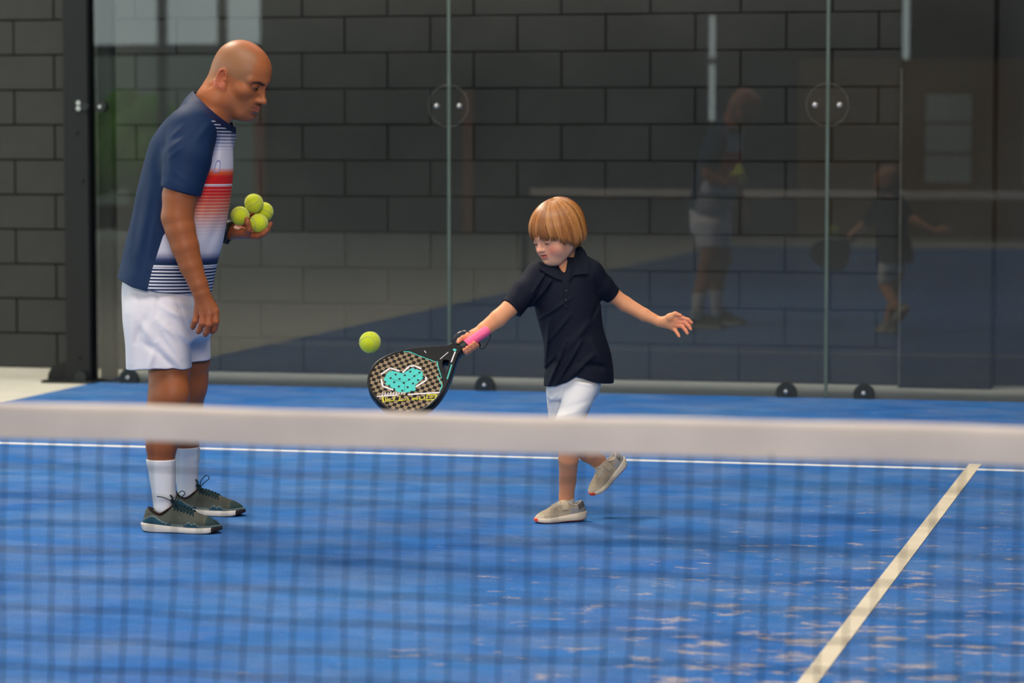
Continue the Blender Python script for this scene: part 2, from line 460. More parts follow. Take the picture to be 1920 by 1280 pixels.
# hall around and behind the camera
M_hall = mat('dark_hall_wall', (54, 54, 54), 0.8, 0.2, noise=(2, 0.1))
M_brown = mat('brown_hall_wall', (156, 118, 80), 0.8, 0.2, noise=(2, 0.1))
M_roof = mat('grey_roof', (96, 97, 98), 0.8, 0.2, noise=(3, 0.08))
M_frame = mat('window_frame_grey', (44, 52, 52), 0.5, 0.4, noise=(8, 0.08))
M_white = mat('white_metal', (225, 226, 224), 0.4, 0.5, noise=(20, 0.04))
M_wood = mat('orange_brown_timber', (170, 100, 52), 0.6, 0.3, noise=(12, 0.15))
YF = -14.0
g = MB(); SL = ((-5.84, 1.54, 2.30), (-5.84, 2.40, 2.95), (-3.235, 2.33, 3.30))
g.box((-12.1, YF - 0.2, 0), (-5.84, YF, 7.0)); g.box((-5.74, YF - 0.2, 0), (-4.6, YF, 7.0)); g.box((-5.84, YF - 0.2, 0), (-5.74, YF, 1.54)); g.box((-5.84, YF - 0.2, 2.30), (-5.74, YF, 2.38)); g.box((-5.84, YF - 0.2, 2.95), (-5.74, YF, 7.0)); g.box((-16.0, YF - 0.2, 0), (-12.1, YF, 0.35)); g.box((-16.0, YF - 0.2, 4.2), (-12.1, YF, 7.0))
tag(g.build('wall_front', M_hall), 'dark hall wall opposite the block wall', 'wall', kind='structure')
g = MB(); g.box((-4.6, YF - 0.2, 0), (9.0, YF, 2.35)); w = g.build('wall_front_lower', M_brown); tag(w, 'brown lower wall opposite the pillar', 'wall', kind='structure')
g = MB(); g.box((-4.6, YF - 0.2, 2.35), (-3.235, YF, 7.0)); g.box((-3.135, YF - 0.2, 2.35), (9.0, YF, 7.0)); g.box((-3.235, YF - 0.2, 3.6), (-3.135, YF, 7.0)); tag(g.build('wall_front_upper', M_hall), 'dark upper wall opposite', 'wall', kind='structure')
g = MB(); g.box((9.0, -14.2, 0), (9.2, 11.2, 7.0)); tag(g.build('wall_side', M_hall), 'dark side wall of the hall', 'wall', kind='structure')
g = MB(); g.box((-16.0, -14.2, 7.0), (9.2, 11.3, 7.15)); tag(g.build('ceiling', M_roof), 'grey roof over the court', 'roof', kind='structure')
wf = MB()
for x in (-15.95, -13.65, -12.75, -12.12): wf.box((x - 0.06, YF - 0.12, 0.3), (x + 0.06, YF - 0.02, 4.2))
wf.box((-16, YF - 0.12, 2.46), (-12.1, YF - 0.02, 2.62)); wf.box((-16, YF - 0.12, 4.1), (-12.1, YF - 0.02, 4.22))
tag(wf.build('window_1', M_frame), 'grey framed window wall opposite', 'window', kind='structure')
for x in (-12.16, -9.15):
    w = MB().box((x - 0.07, YF + 0.01, 0), (x + 0.07, YF + 0.13, 1.95)).build('trim_1', M_wood); tag(w, 'timber post on the opposite wall', 'post', kind='structure')
g = MB()
for z in range(3): g.box((-2.9, YF + 0.003, 0.72 + z * 0.4), (-2.3, YF + 0.02, 1.08 + z * 0.4))
g.box((-1.6, YF + 0.003, 0.7), (-0.7, YF + 0.02, 1.9))
tag(g.build('wall_boards', M_white), 'pale notices on the brown wall opposite', 'sign', kind='structure')
# ground, hedge and house outside the far windows
M_green = mat('hedge_green', (104, 140, 70), 0.9, 0.1, noise=(3, 0.4), bump=(8, 0.8))
M_out = mat('outside_render', (150, 158, 150), 0.9, 0.1, noise=(1, 0.1))
tag(MB().box((-26, -30, -0.1), (-8, -14.25, -0.03)).build('ground_outside', M_out), 'ground outside the hall', 'ground', kind='structure')
tag(MB().box((-24, -24, 0), (-11, -23, 2.9)).build('wall_outside', M_out), 'pale garden wall outside the window', 'wall', kind='structure')
v, f = [], []
hs = MB(); random.seed(3)
for i in range(26): hs.sphere((random.uniform(-17.0, -15.7), random.uniform(-20.5, -19.5), random.uniform(0.4, 1.7)), random.uniform(0.35, 0.5), 10, 7)
tag(hs.build('hedge', M_green, smooth=True), kind='structure', label='green hedge outside the window', cat='hedge')

# ---- glass walls
def glass_material(name, tint):
    m = bpy.data.materials.new(name); m.use_nodes = True; nt = m.node_tree; nt.nodes.clear(); N = nt.nodes.new
    out = N('ShaderNodeOutputMaterial'); tr = N('ShaderNodeBsdfTransparent'); tr.inputs[0].default_value = tint
    gl = N('ShaderNodeBsdfGlossy'); gl.inputs['Roughness'].default_value = 0.0
    fr = N('ShaderNodeFresnel'); fr.inputs['IOR'].default_value = 1.56
    mx = N('ShaderNodeMixShader'); nt.links.new(fr.outputs[0], mx.inputs[0]); nt.links.new(tr.outputs[0], mx.inputs[1]); nt.links.new(gl.outputs[0], mx.inputs[2])
    # faint dust and wiped smears on the pane
    tc = N('ShaderNodeTexCoord'); n = N('ShaderNodeTexNoise'); n.inputs['Scale'].default_value = 2.2; n.inputs['Detail'].default_value = 7
    nt.links.new(tc.outputs['Object'], n.inputs['Vector'])
    mr = N('ShaderNodeMapRange'); mr.inputs[1].default_value = 0.40; mr.inputs[2].default_value = 0.80; mr.inputs[3].default_value = 0.001; mr.inputs[4].default_value = 0.012
    nt.links.new(n.outputs['Fac'], mr.inputs[0])
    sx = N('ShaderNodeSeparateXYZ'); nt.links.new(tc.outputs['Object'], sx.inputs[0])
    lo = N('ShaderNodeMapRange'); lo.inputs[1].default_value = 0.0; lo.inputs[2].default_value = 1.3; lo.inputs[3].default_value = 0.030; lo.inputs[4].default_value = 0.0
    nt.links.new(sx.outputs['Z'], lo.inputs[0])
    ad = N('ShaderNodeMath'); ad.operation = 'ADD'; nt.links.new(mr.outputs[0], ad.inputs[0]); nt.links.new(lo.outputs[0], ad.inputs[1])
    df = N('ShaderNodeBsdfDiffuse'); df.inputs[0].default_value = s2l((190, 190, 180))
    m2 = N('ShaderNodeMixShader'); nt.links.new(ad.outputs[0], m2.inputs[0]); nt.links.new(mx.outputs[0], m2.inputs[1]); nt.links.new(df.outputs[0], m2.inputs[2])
    nt.links.new(m2.outputs[0], out.inputs[0]); return m
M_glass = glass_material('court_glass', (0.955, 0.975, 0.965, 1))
M_edge = mat('green_glass_edge', (84, 98, 90), 0.4, 0.3, noise=(6, 0.2))
M_disc = glass_material('disc_glass', (0.99, 0.99, 0.99, 1)); _n = M_disc.node_tree
for l_ in list(_n.links):
    if l_.from_node.type == 'FRESNEL': _n.links.remove(l_)
for n_ in _n.nodes:
    if n_.type == 'MIX_SHADER' and not n_.inputs[0].is_linked: n_.inputs[0].default_value = 0.02
GT = 0.012
def pane(name, x0, x1, y0, y1, z1=3.0):
    V = [(x, y, z) for x in (x0, x1) for y in (y0, y1) for z in (0.003, z1)]
    F = [(0, 1, 3, 2), (4, 6, 7, 5), (0, 4, 5, 1), (2, 3, 7, 6), (0, 2, 6, 4), (1, 5, 7, 3)]
    o = mesh_np(name, V, F, M_glass, smooth=False); o.data.materials.append(M_edge)
    thin_x = (x1 - x0) < (y1 - y0)
    for i, p in enumerate(o.data.polygons):
        n = p.normal
        if abs(n.z) > 0.5 or (abs(n.y) > 0.5 if thin_x else abs(n.x) > 0.5): p.material_index = 1
    return o
P = {}
for i, (a, b, lab) in enumerate(((-5, -3, 'clear glass wall panel behind the man, left end of the back wall'),
                                 (-3, -1, 'clear glass wall panel behind the boy, middle of the back wall'),
                                 (-1, 1, 'clear glass wall panel right of the boy in front of the dark pillar'))):
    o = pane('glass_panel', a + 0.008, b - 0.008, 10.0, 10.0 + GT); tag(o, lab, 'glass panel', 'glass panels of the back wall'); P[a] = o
for x in (-3.0, -1.0):                      # round clear connector at the middle of each joint
    o = P[x]
    d = MB().cyl((x, 9.994, 1.5), (0, 1, 0), 0.108, 0.008, 48); dd = d.build('connector_disc', M_disc, o)
    rim = MB().tube([(x + 0.108 * math.cos(t), 9.990, 1.5 + 0.108 * math.sin(t)) for t in np.linspace(0, 2 * math.pi, 64, endpoint=False)], 0.0013, 5, closed=True)
    rim.build('disc_rim', mat('frosted_rim', (92, 92, 86), 0.3, 0.5), dd, smooth=True)
    MB().box((x - 0.0075, 9.9985, 0.005), (x + 0.0075, 10.0135, 3.0)).build('joint_seal', M_edge, o)
    for s in (-1, 1):
        b = MB().cyl((x + s * 0.062, 9.984, 1.5), (0, 1, 0), 0.013, 0.014, 18).sphere((x + s * 0.062, 9.977, 1.5), (0.009, 0.006, 0.009), 12, 8)
        b.build('bolt', M_bolt, dd, smooth=True, sharp=40)
for x, pa in ((-4.8, -5), (-3.2, -5), (-2.8, -3), (-1.2, -3), (-0.8, -1)):   # round floor clamps
    d = MB().cyl((x, 9.985, 0.024), (0, 1, 0), 0.054, 0.028, 36).build('floor_clamp', M_gask, P[pa], smooth=True, sharp=40)
    b = MB().cyl((x, 9.968, 0.032), (0, 1, 0), 0.011, 0.012, 16).sphere((x, 9.962, 0.032), (0.008, 0.005, 0.008), 10, 6)
    b.build('bolt', M_bolt, d, smooth=True, sharp=40)
# corner post
cp = empty('corner_post', (-5.08, 10.06, 0), 0, 'black steel corner post bolted to the glass left of the man', 'post')
MB().box((-0.078, -0.10, 0), (0.068, 0.02, 4.0), 0.006).build('post', M_steel, cp)
MB().box((0.092, -0.020, 0), (0.172, 0.05, 4.0), 0.005).build('flange', M_steel, cp)
MB().box((-0.20, -0.16, 0), (0.10, 0.10, 0.012), 0.003).build('base_plate', M_steel, cp)
hp = MB()
hp.cyl((-0.115, -0.03, 0.012), (0, 1, 0), 0.092, 0.03, 32); hp.build('gusset', M_steel, cp, smooth=True, sharp=40)
for z in (1.52, 1.49): MB().cyl((0.018, -0.108, z), (0, 1, 0), 0.013, 0.02, 16).build('bolt', M_bolt, cp, smooth=True, sharp=40)
for x, z in ((0.0, 1.36), (0.03, 1.1), (0.0, 0.135)): MB().cyl((x, -0.105, z), (0, 1, 0), 0.008, 0.012, 12).build('bolt', M_steel, cp, smooth=True, sharp=40)
MB().cyl((0.052, -0.10, 1.50), (0, 1, 0), 0.022, 0.03, 20).build('clamp', M_gask, cp, smooth=True, sharp=40)
kc = MB().cyl((-4.95, 9.988, 1.50), (0, 1, 0), 0.030, 0.02, 24).build('clamp', M_gask, P[-5], smooth=True, sharp=40)
MB().cyl((-4.95, 9.975, 1.50), (0, 1, 0), 0.010, 0.012, 14).build('bolt', M_bolt, kc, smooth=True, sharp=40)
d = MB().cyl((0.02, -0.125, 0.030), (0, 1, 0), 0.034, 0.02, 28).build('floor_clamp', M_gask, cp, smooth=True, sharp=40)

# ---- the net in front
M_tape = mat('white_net_tape', (212, 196, 184), 0.75, 0.2, noise=(4, 0.13), bump=(40, 0.3))
M_cord = mat('black_net_cord', (14, 15, 18), 0.7, 0.2, noise=(60, 0.1))
net = empty('net', (0, 0, 0), 0, 'black mesh net with a broad white top tape, blurred across the foreground', 'net')
ntop, nth = 0.868, 0.064
xs = np.linspace(-4.95, 4.95, 240); V = []; F = []
sag = lambda x: 0.012 * (x / 5.0) ** 2 + 0.0012 * math.sin(x * 5.1) + 0.0008 * math.sin(x * 13.7 + 1)
prof = [(-0.004, 0.0), (-0.0055, 0.25), (-0.004, 0.6), (-0.006, 0.85), (0.0, 1.0), (0.006, 0.85), (0.004, 0.6), (0.0055, 0.25), (0.004, 0.0)]
for i, x in enumerate(xs):
    wv = 0.0025 * math.sin(x * 9.0) + 0.002 * math.sin(x * 23.0 + 2)
    for (y, t) in prof: V.append((x, y + wv * t * (1 - t) * 4, ntop + sag(x) - nth * (1 - t)))
k = len(prof)
for i in range(len(xs) - 1):
    for j in range(k - 1): F.append((i * k + j, (i + 1) * k + j, (i + 1) * k + j + 1, i * k + j + 1))
F.append(tuple(range(k))[::-1]); F.append(tuple(range((len(xs) - 1) * k, len(xs) * k)))
mesh_np('net_tape', V, F, M_tape, net)
cu = bpy.data.curves.new('net_mesh', 'CURVE'); cu.dimensions = '3D'; cu.bevel_depth = 0.0017; cu.bevel_resolution = 1
random.seed(8); PZ_, PXN = 0.052, 0.0462
rows = [ntop - nth + 0.004 - i * PZ_ for i in range(16)]; rows[-1] = 0.03
colsx = np.arange(-4.93, 4.93, PXN)
jx = {}; 
for i in range(len(colsx)):
    for j in range(16):
        jx[i, j] = (colsx[i] + 0.0030 * math.sin(j * 0.5 + i * 0.35) + 0.004 * (j / 15.0) * math.sin(colsx[i] * 1.7) - 0.0016 * j + random.gauss(0, 0.0009), random.gauss(0, 0.002), rows[j] + (sag(colsx[i]) if j < 15 else 0) + 0.003 * math.sin(colsx[i] * 3.1 + j) + random.gauss(0, 0.0008))
for i in range(len(colsx)):
    sp = cu.splines.new('POLY'); sp.points.add(15)
    sp.points.foreach_set('co', np.array([(*jx[i, j], 1) for j in range(16)], np.float32).ravel())
for j in range(1, 16):
    sp = cu.splines.new('POLY'); sp.points.add(len(colsx) - 1)
    sp.points.foreach_set('co', np.array([(*jx[i, j], 1) for i in range(len(colsx))], np.float32).ravel())
no = bpy.data.objects.new('net_mesh', cu); COL.objects.link(no); no.parent = net; cu.materials.append(M_cord); tag(no, kind='stuff')
for s in (-1, 1): MB().tube([(s * 5.0, 0, 0), (s * 5.0, 0, 0.93)], 0.03, 14).build('net_post', M_steel, net, smooth=True, sharp=40)
# ------------------------------------------------------------------ people
def head_model(child=False):
    """A head in its own frame (x forward, y to its left, z up, metres of an adult)."""
    s = Sdf(); P = dict(nose=1.0, jaw=1.0, eye=1.0)
    if child:
        s.ell((-.010, 0, .038), (.094, .080, .088))
        s.ell((.030, 0, .040), (.064, .066, .060), k=.03)
        s.ell((.034, 0, -.028), (.058, .062, .066), k=.03)
        s.ell((.066, 0, -.077), (.025, .024, .018), k=.02)
        s.ell((.064, 0, -.052), (.032, .034, .030), k=.022)
        for y in (1, -1):
            s.cone((-.005, y * .048, -.040), (.052, y * .020, -.076), .021, .018, .03)
            s.ell((.052, y * .042, -.032), (.028, .025, .027), k=.022)
            s.cone((.088, y * .008, .024), (.068, y * .048, .022), .010, .008, .018)
    else:
        s.ell((-.008, 0, .035), (.096, .077, .090))
        s.ell((.030, 0, .040), (.064, .062, .060), k=.03)
        s.ell((.034, 0, -.030), (.060, .060, .075), k=.03)
        s.ell((.074, 0, -.094), (.027, .028, .022), k=.02)
        s.ell((.070, 0, -.060), (.034, .036, .032), k=.02)
        for y in (1, -1):
            s.cone((-.005, y * .056, -.052), (.056, y * .028, -.094), .022, .021, .03)
            s.ell((.056, y * .045, -.014), (.025, .022, .021), k=.02)
            s.cone((.088, y * .008, .027), (.069, y * .050, .025), .012, .009, .015)
    ez = .004 if child else .008
    for y in (1, -1):
        s.ell((.101, y * .033, ez), (.021, .021, .0145), k=.014, op=1)
        s.ell((.0765, y * .032, ez), .0148, k=.004)
        c_ = np.array([.0765, y * .032, ez])
        lid = [c_ + .0152 * nrm((math.cos(a), math.sin(a), -.42 - .10 * math.cos(a))) for a in np.linspace(-.95, .95, 9)]
        s.chain(lid, [.0008, .0018, .0024, .0027, .0028, .0027, .0024, .0018, .0008], .001, op=1)
    nz, nx = (-.006, -.006) if child else (0, 0)
    nl = .78 if child else 1.0
    tip = (.091 + .023 * nl, 0, .014 - .045 * nl)
    s.cone((.089, 0, .014), (tip[0] - .005, 0, tip[2] + .003), .0065, .0085 if child else .0095, .012)
    s.ell(tip, .0084 if child else .0102, k=.008)
    for y in (1, -1):
        s.ell((tip[0] - .013, y * (.0098 if child else .0115), tip[2] - .003), (.008, .0068, .0065) if child else (.010, .0085, .008), k=.007)
        s.ell((tip[0] - .008, y * .006, tip[2] - .0105), (.004, .003, .004), k=.003, op=1)
    mz = tip[2] - (.024 if child else .029); mx = .0915 if child else .100
    for y in (1, -1):
        s.cone((mx + .0035, 0, mz + .0045), (mx - .010, y * (.0235 if child else .024), mz + (.0025 if child else 0)), .0048 if child else .0062, .003, .005)
        s.cone((mx + .001, 0, mz - (.0075 if child else .008)), (mx - .010, y * .021, mz - (.0005 if child else .002)), .0066 if child else .0075, .0032, .005)
    s.ell((mx + .006, 0, mz - .0205), (.0065, .018, .005), k=.010, op=1)
    for y in (1, -1):
        s.cone((mx + .012, 0, mz - .0012), (mx - .006, y * (.022 if child else .026), mz + (.0010 if child else -.0004)), .0016, .0016, .003, op=1)
    if child: s.ell((mx + .007, 0, mz - .0008), (.007, .0105, .0016), k=.003, op=1)
    for y in (1, -1):               # ears, tipped back
        t = math.radians(14); R = np.array([[math.cos(t), 0, -math.sin(t)], [0, 1, 0], [math.sin(t), 0, math.cos(t)]]) @ \
            np.array([[math.cos(.35 * y), math.sin(.35 * y), 0], [-math.sin(.35 * y), math.cos(.35 * y), 0], [0, 0, 1]])
        c = np.array([-.012, y * .080, -.004])
        s.ell(c, (.018, .0055, .031), R, k=.006)
        rim = [c + R @ np.array([.0165 * math.cos(a) * (1 if math.cos(a) < 0 else .75), y * .004, .029 * math.sin(a)]) for a in np.linspace(.3, 4.6, 12)]
        s.chain(rim, [.0042] * 12, .003)
        s.ell(c + R @ np.array([.002, y * .0065, -.002]), (.0085, .006, .017), R, k=.004, op=1)
        s.ell(c + R @ np.array([.010, y * .003, -.002]), (.004, .005, .007), R, k=.004)
        s.ell(c + R @ np.array([.003, y * .001, -.027]), (.009, .005, .009), R, k=.006)
    return s, dict(tip=tip, mz=mz, mx=mx, ez=ez)

def head_matrix(pos, yaw, pitch, roll, sc):
    """Head frame to person frame; yaw 0 looks to the image right (+x), positive turns towards the camera; pitch looks down."""
    f = np.array([math.cos(yaw) * math.cos(pitch), -math.sin(yaw) * math.cos(pitch), -math.sin(pitch)])
    l = np.array([math.sin(yaw), math.cos(yaw), 0.0]); u = np.cross(f, l)
    l, u = l * math.cos(roll) + u * math.sin(roll), u * math.cos(roll) - l * math.sin(roll)
    A = np.eye(4); A[:3, 0], A[:3, 1], A[:3, 2], A[:3, 3] = f * sc, l * sc, u * sc, pos
    return A
def xf(A, p): return A[:3, :3] @ np.array(p, float) + A[:3, 3]
def to_head(A, P):
    Ai = np.linalg.inv(A); return P @ Ai[:3, :3].T + Ai[:3, 3]

M_skin = mat('tan_skin', (180, 120, 84), 0.44, 0.24, attr='skin_tint', bump=(420, 0.10))
M_skin2 = mat('fair_skin', (226, 172, 140), 0.50, 0.24, attr='skin_tint', bump=(420, 0.06))
for m_, r_ in ((M_skin, (0.9, 0.35, 0.2)), (M_skin2, (1.0, 0.4, 0.25))):
    b_ = m_.node_tree.nodes['Principled BSDF']; b_.inputs['Subsurface Weight'].default_value = 0.12
    b_.inputs['Subsurface Radius'].default_value = r_; b_.inputs['Subsurface Scale'].default_value = 0.006
M_eye = mat('eye_white', (225, 220, 214), 0.15, 0.5, attr='eye_tint')
M_lash = mat('dark_lash', (34, 22, 18), 0.7, 0.2, noise=(90, 0.1))

def add_eyes(A, hd, parent, iris, open_, look=(0.6, -0.6)):
    """Eyeballs behind slightly open lids, with lashes."""
    for y in (1, -1):
        c = np.array([.0775, y * .032, hd['ez']]); mb = MB(); r = .0134
        mb.sphere(c, r, 20, 14); V = np.array(mb.V); n = (V - c) / r
        g = nrm((1, 0, -0.55)); d = n @ g
        col = np.tile(L3((214, 206, 198)), (len(V), 1)); col[d > .86] = L3(iris); col[d > .965] = L3((10, 8, 8))
        o = mesh_np('eye', V @ A[:3, :3].T + A[:3, 3], mb.F, M_eye, parent, attrs={'eye_tint': col})
        pts = []
        for a in np.linspace(-1.05, 1.05, 9):
            d = nrm((math.cos(a), math.sin(a), -0.42 - 0.10 * math.cos(a) + .20 * math.cos(a)))
            pts.append(xf(A, c + d * .0153))
        MB().tube(pts, np.array([.0004, .0010, .0013, .0014, .0014, .0014, .0013, .0010, .0004]) * (1.0 if iris[0] < 60 else .6), 6).build('eyelash', M_lash, parent, smooth=True)

def hand_fingers(s, fingers, k=.004):
    for pts, rad in fingers:
        s.chain(pts, rad, k)

# ---------------------------------------------------------------- the man
FM = Frame(345, 986)
man = empty('person', FM.O, YAW, 'bald man in a navy and red sports shirt and white shorts holding balls', 'person')
HM = head_matrix(FM(449, 148, 0.015), math.radians(27), math.radians(24), math.radians(0), 1.06)
hm, hmi = head_model()
mb_ = Sdf()
hp_ = FM(449, 148, 0.015)
mb_.sub(hm, hp_ - .19, hp_ + .19, .03, np.linalg.inv(HM), 1.06)
# neck and trunk
mb_.chain([xf(HM, (-.040, 0, -.010)), FM(402, 190, .00), FM(385, 222, .01)], [.060, .062, .074], .03)
mb_.chain([xf(HM, (.020, 0, -.072)), FM(408, 215, .0), FM(395, 242, .0)], [.034, .042, .050], .02)
rotM = math.radians(-20)
mb_.loft([FM.row(y, l, r, 0.0, b, rotM) for y, l, r, b in ((215, 352, 420, .10), (240, 318, 424, .15), (290, 288, 426, .16), (363, 268, 422, .155), (430, 256, 410, .15), (500, 248, 388, .15), (560, 248, 374, .14), (600, 256, 364, .14))], k=.03)
# right arm, hanging on the near side
ra = [FM(356, 250, -.145), FM(348, 300, -.19), FM(337, 368, -.215), FM(333, 405, -.22), FM(338, 430, -.225), FM(347, 462, -.23), FM(358, 498, -.235), FM(372, 533, -.24), FM(377, 547, -.24)]
mb_.chain(ra, [.060, .060, .0555, .050, .0475, .0435, .036, .0285, .0270], .03)
mb_.ell(FM(322, 410, -.215), (.022, .022, .03), k=.03)
W_ = ra[-1]
hk = .008
kn = [FM(370, 586, -.232), FM(381, 588, -.247), FM(393, 588, -.252), FM(404, 583, -.246)]
for kp, r0, r1 in zip(kn, (.017, .019, .019, .018), (.0125, .0135, .0135, .013)):
    mb_.cone(W_ + (kp - W_) * .12, kp, r0, r1, .014)
F_ = [([kn[0], FM(366, 602, -.236), FM(362, 611, -.222), FM(361.5, 614, -.214)], [.0115, .0102, .0092, .0082]),
      ([kn[1], FM(379, 606, -.254), FM(374, 619, -.240), FM(372, 622, -.228)], [.0125, .0110, .0098, .0088]),
      ([kn[2], FM(392, 608, -.260), FM(388, 622, -.246), FM(385, 627, -.233)], [.0125, .0112, .0100, .0090]),
      ([kn[3], FM(405, 603, -.252), FM(402, 617, -.240), FM(398, 622, -.226)], [.0122, .0110, .0098, .0088])]
hand_fingers(mb_, F_)
mb_.chain([FM(388, 556, -.225), FM(399, 575, -.205), FM(403, 596, -.195), FM(401, 608, -.193)], [.017, .0150, .0118, .0095], .008)
# left arm, far side, forearm forward with the palm up
la = [FM(392, 255, .16), FM(382, 310, .205), FM(370, 398, .23), FM(396, 420, .225), FM(426, 432, .215)]
mb_.chain(la, [.055, .054, .048, .042, .029], .03)
WL = la[-1]
BR = 0.0333
balls = {}
balls['a'] = FM(450, 404.5, .150); balls['b'] = FM(485, 418.5, .150)
balls['c'] = FM(495, 397, .222); balls['d'] = FM(476, 381, .172)
kl = [FM(463, 438, .140), FM(470, 441, .160), FM(474, 441, .185), FM(474, 437, .210)]
for kp in kl: mb_.cone(WL + (kp - WL) * .1, kp, .023, .0135, .014)
hand_fingers(mb_, [([kl[0], FM(467, 430, .115), FM(464, 418, .108), FM(463, 411, .112)], [.0120, .0108, .0098, .0088]),
                   ([kl[1], FM(482, 442, .148), FM(494, 438, .140), FM(500, 432, .138)], [.0128, .0115, .0102, .0092]),
                   ([kl[2], FM(487, 441, .190), FM(500, 432, .196), FM(507, 420, .200)], [.0128, .0115, .0102, .0090]),
                   ([kl[3], FM(486, 430, .246), FM(494, 417, .266), FM(499, 406, .270)], [.0124, .0112, .0100, .0088]),
                   ([FM(440, 436, .225), FM(454, 428, .250), FM(466, 412, .252), FM(474, 402, .240)], [.020, .0150, .0120, .0100])])
# legs
mb_.chain([FM(300, 590, -.085), FM(308, 640, -.10), FM(318, 692, -.12), FM(315, 742, -.13), FM(305, 790, -.13), FM(303, 835, -.125), FM(302, 863, -.12), FM(308, 930, -.115), FM(308, 950, -.115)],
          [.078, .074, .0690, .0655, .0600, .0510, .0440, .0345, .0320], .02)
mb_.ell(FM(327, 738, -.16), (.05, .045, .055), k=.03)
mb_.chain([FM(340, 590, .09), FM(350, 640, .11), FM(357, 677, .14), FM(351, 735, .17), FM(346, 790, .19), FM(348, 835, .26), FM(350, 850, .275), FM(351, 900, .312), FM(352, 921, .318)],
          [.075, .072, .0665, .0605, .0550, .0455, .0410, .0335, .0315], .02)
mb_.ell(FM(362, 722, .14), (.045, .045, .05), k=.03)
f_man = mb_
V, Q = extract(mb_, (-.40, -.45, .02), (.40, .45, 1.75), .0027)
H = to_head(HM, V); x, y, z = H.T
ay = np.abs(y)
skin = np.tile(L3((164, 95, 57)), (len(V), 1))
nz_ = np.sin(V[:, 0] * 61 + 1.3 * np.sin(V[:, 2] * 47)) * np.sin(V[:, 2] * 53 + V[:, 1] * 40)
skin *= (1 + .05 * nz_)[:, None]
skin = mixc(skin, L3((144, 80, 46)), sstep(-V[:, 2], -1.35, -1.0) * .6)               # arms and legs more tanned
inhead = (np.linalg.norm(H - np.array([0, 0, 0]), axis=1) < .17).astype(float) * (z > -.125)
scalp_edge = np.where(x < .02, -.030 + .9 * (x + .07) * (x > -.07), .030)
hairline = sstep(z, .006, .016) * sstep(-(x - .070 + .25 * np.maximum(z - .05, 0)), -.012, .012) * sstep(ay, .022, .045)
back = sstep(-x, .010, .030) * sstep(z, -.055, -.020)
side = np.maximum(hairline, back) * (1 - sstep(z + .35 * np.maximum(-x, 0), .098, .125) * .8) * inhead
side *= 1 - sstep(ay, .0795, .0815) * (z < .03) * (x > -.035) * (x < .01)
skin = mixc(skin, L3((136, 104, 76)), side * .58)
beard = sstep(-z, .030, .055) * sstep(x, .015, .045) * inhead * (1 - sstep(-z, .112, .125))
skin = mixc(skin, L3((112, 76, 56)), beard * .38)
tz, mz, mx = hmi['tip'][2], hmi['mz'], hmi['mx']
must = np.exp(-((z - (mz + .014)) / .0065) ** 2) * sstep(-ay, -.030, -.020) * (x > .085)
skin = mixc(skin, L3((48, 32, 26)), must * .5 * inhead)
goat = np.exp(-((z - (mz - .022)) / .006) ** 2) * sstep(-ay, -.022, -.012) * (x > .08)
skin = mixc(skin, L3((60, 40, 32)), goat * .2 * inhead)
lips = np.exp(-((z - (mz - .002)) / .0085) ** 2) * sstep(-ay, -.025, -.018) * sstep(x, .090, .096)
skin = mixc(skin, L3((158, 80, 66)), lips * .7 * inhead)
bz = .0205 + .004 * sstep(ay, .01, .03) - .003 * sstep(ay, .035, .052)
brow = np.exp(-((z - bz) / (.0048 - .0018 * sstep(ay, .025, .05))) ** 4) * sstep(ay, .008, .013) * sstep(-ay, -.056, -.048) * (x > .05)
skin = mixc(skin, L3((26, 16, 12)), brow * .92 * inhead)
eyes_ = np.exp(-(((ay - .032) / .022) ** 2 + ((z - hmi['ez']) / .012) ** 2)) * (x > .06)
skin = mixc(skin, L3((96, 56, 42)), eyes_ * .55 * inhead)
ear = sstep(ay, .079, .084) * (np.abs(z) < .04) * (x < .02) * (x > -.045)
skin = mixc(skin, L3((182, 92, 66)), ear * .6)
hands = np.maximum(np.exp(-(np.linalg.norm(V - FM(388, 600, -.24), axis=1) / .05) ** 4), np.exp(-(np.linalg.norm(V - FM(470, 432, .17), axis=1) / .07) ** 4))
skin = mixc(skin, L3((160, 84, 56)), hands * .5)
mesh_np('body', V, Q, M_skin, man, attrs={'skin_tint': skin})
add_eyes(HM, hmi, man, (40, 26, 18), -.12)

# shirt: trunk and sleeves, hollow, open at the neck, hem and cuffs
tr = Sdf()
rowsM = ((196, 350, 424, .10), (206, 334, 428, .135), (230, 308, 431, .165), (263, 285, 434, .185), (290, 277, 435, .19), (322, 268, 435.5, .19), (363, 257, 432, .19), (397, 251, 427, .185), (430, 243, 421.5, .185), (460, 235, 416, .185), (490, 229, 407, .185), (525, 222, 399, .205), (572, 215, 391, .21))
tr.loft([FM.row(y_, l, r, 0.0, b, rotM) for y_, l, r, b in rowsM], k=.03, cap=.05)
tr.chain([FM(389, 202, .005), FM(378, 226, -.07), FM(364, 240, -.12)], [.066, .064, .068], .05)
tr.chain([FM(398, 204, .005), FM(400, 226, .08), FM(402, 246, .13)], [.060, .064, .066], .05)
tr.ell(FM(378, 212, 0), (.058, .07, .045), k=.04)
sl = Sdf()
sl.chain([FM(360, 250, -.135), FM(352, 296, -.185), FM(340, 352, -.215), FM(336, 385, -.22)], [.080, .080, .066, .060], .03)
sl2 = Sdf(); sl2.chain([FM(392, 255, .15), FM(382, 310, .205), FM(370, 366, .23), FM(364, 390, .235)], [.070, .068, .062, .060], .03)
shirt = Sdf()
BIG = ((-2, -2, -2), (2, 2, 3))
shirt.add(lambda P: tr(P, .05), *BIG, .01); shirt.add(lambda P: sl(P, .05), *BIG, .028); shirt.add(lambda P: sl2(P, .05), *BIG, .028)
def pz(p): return (p[0], p[2])
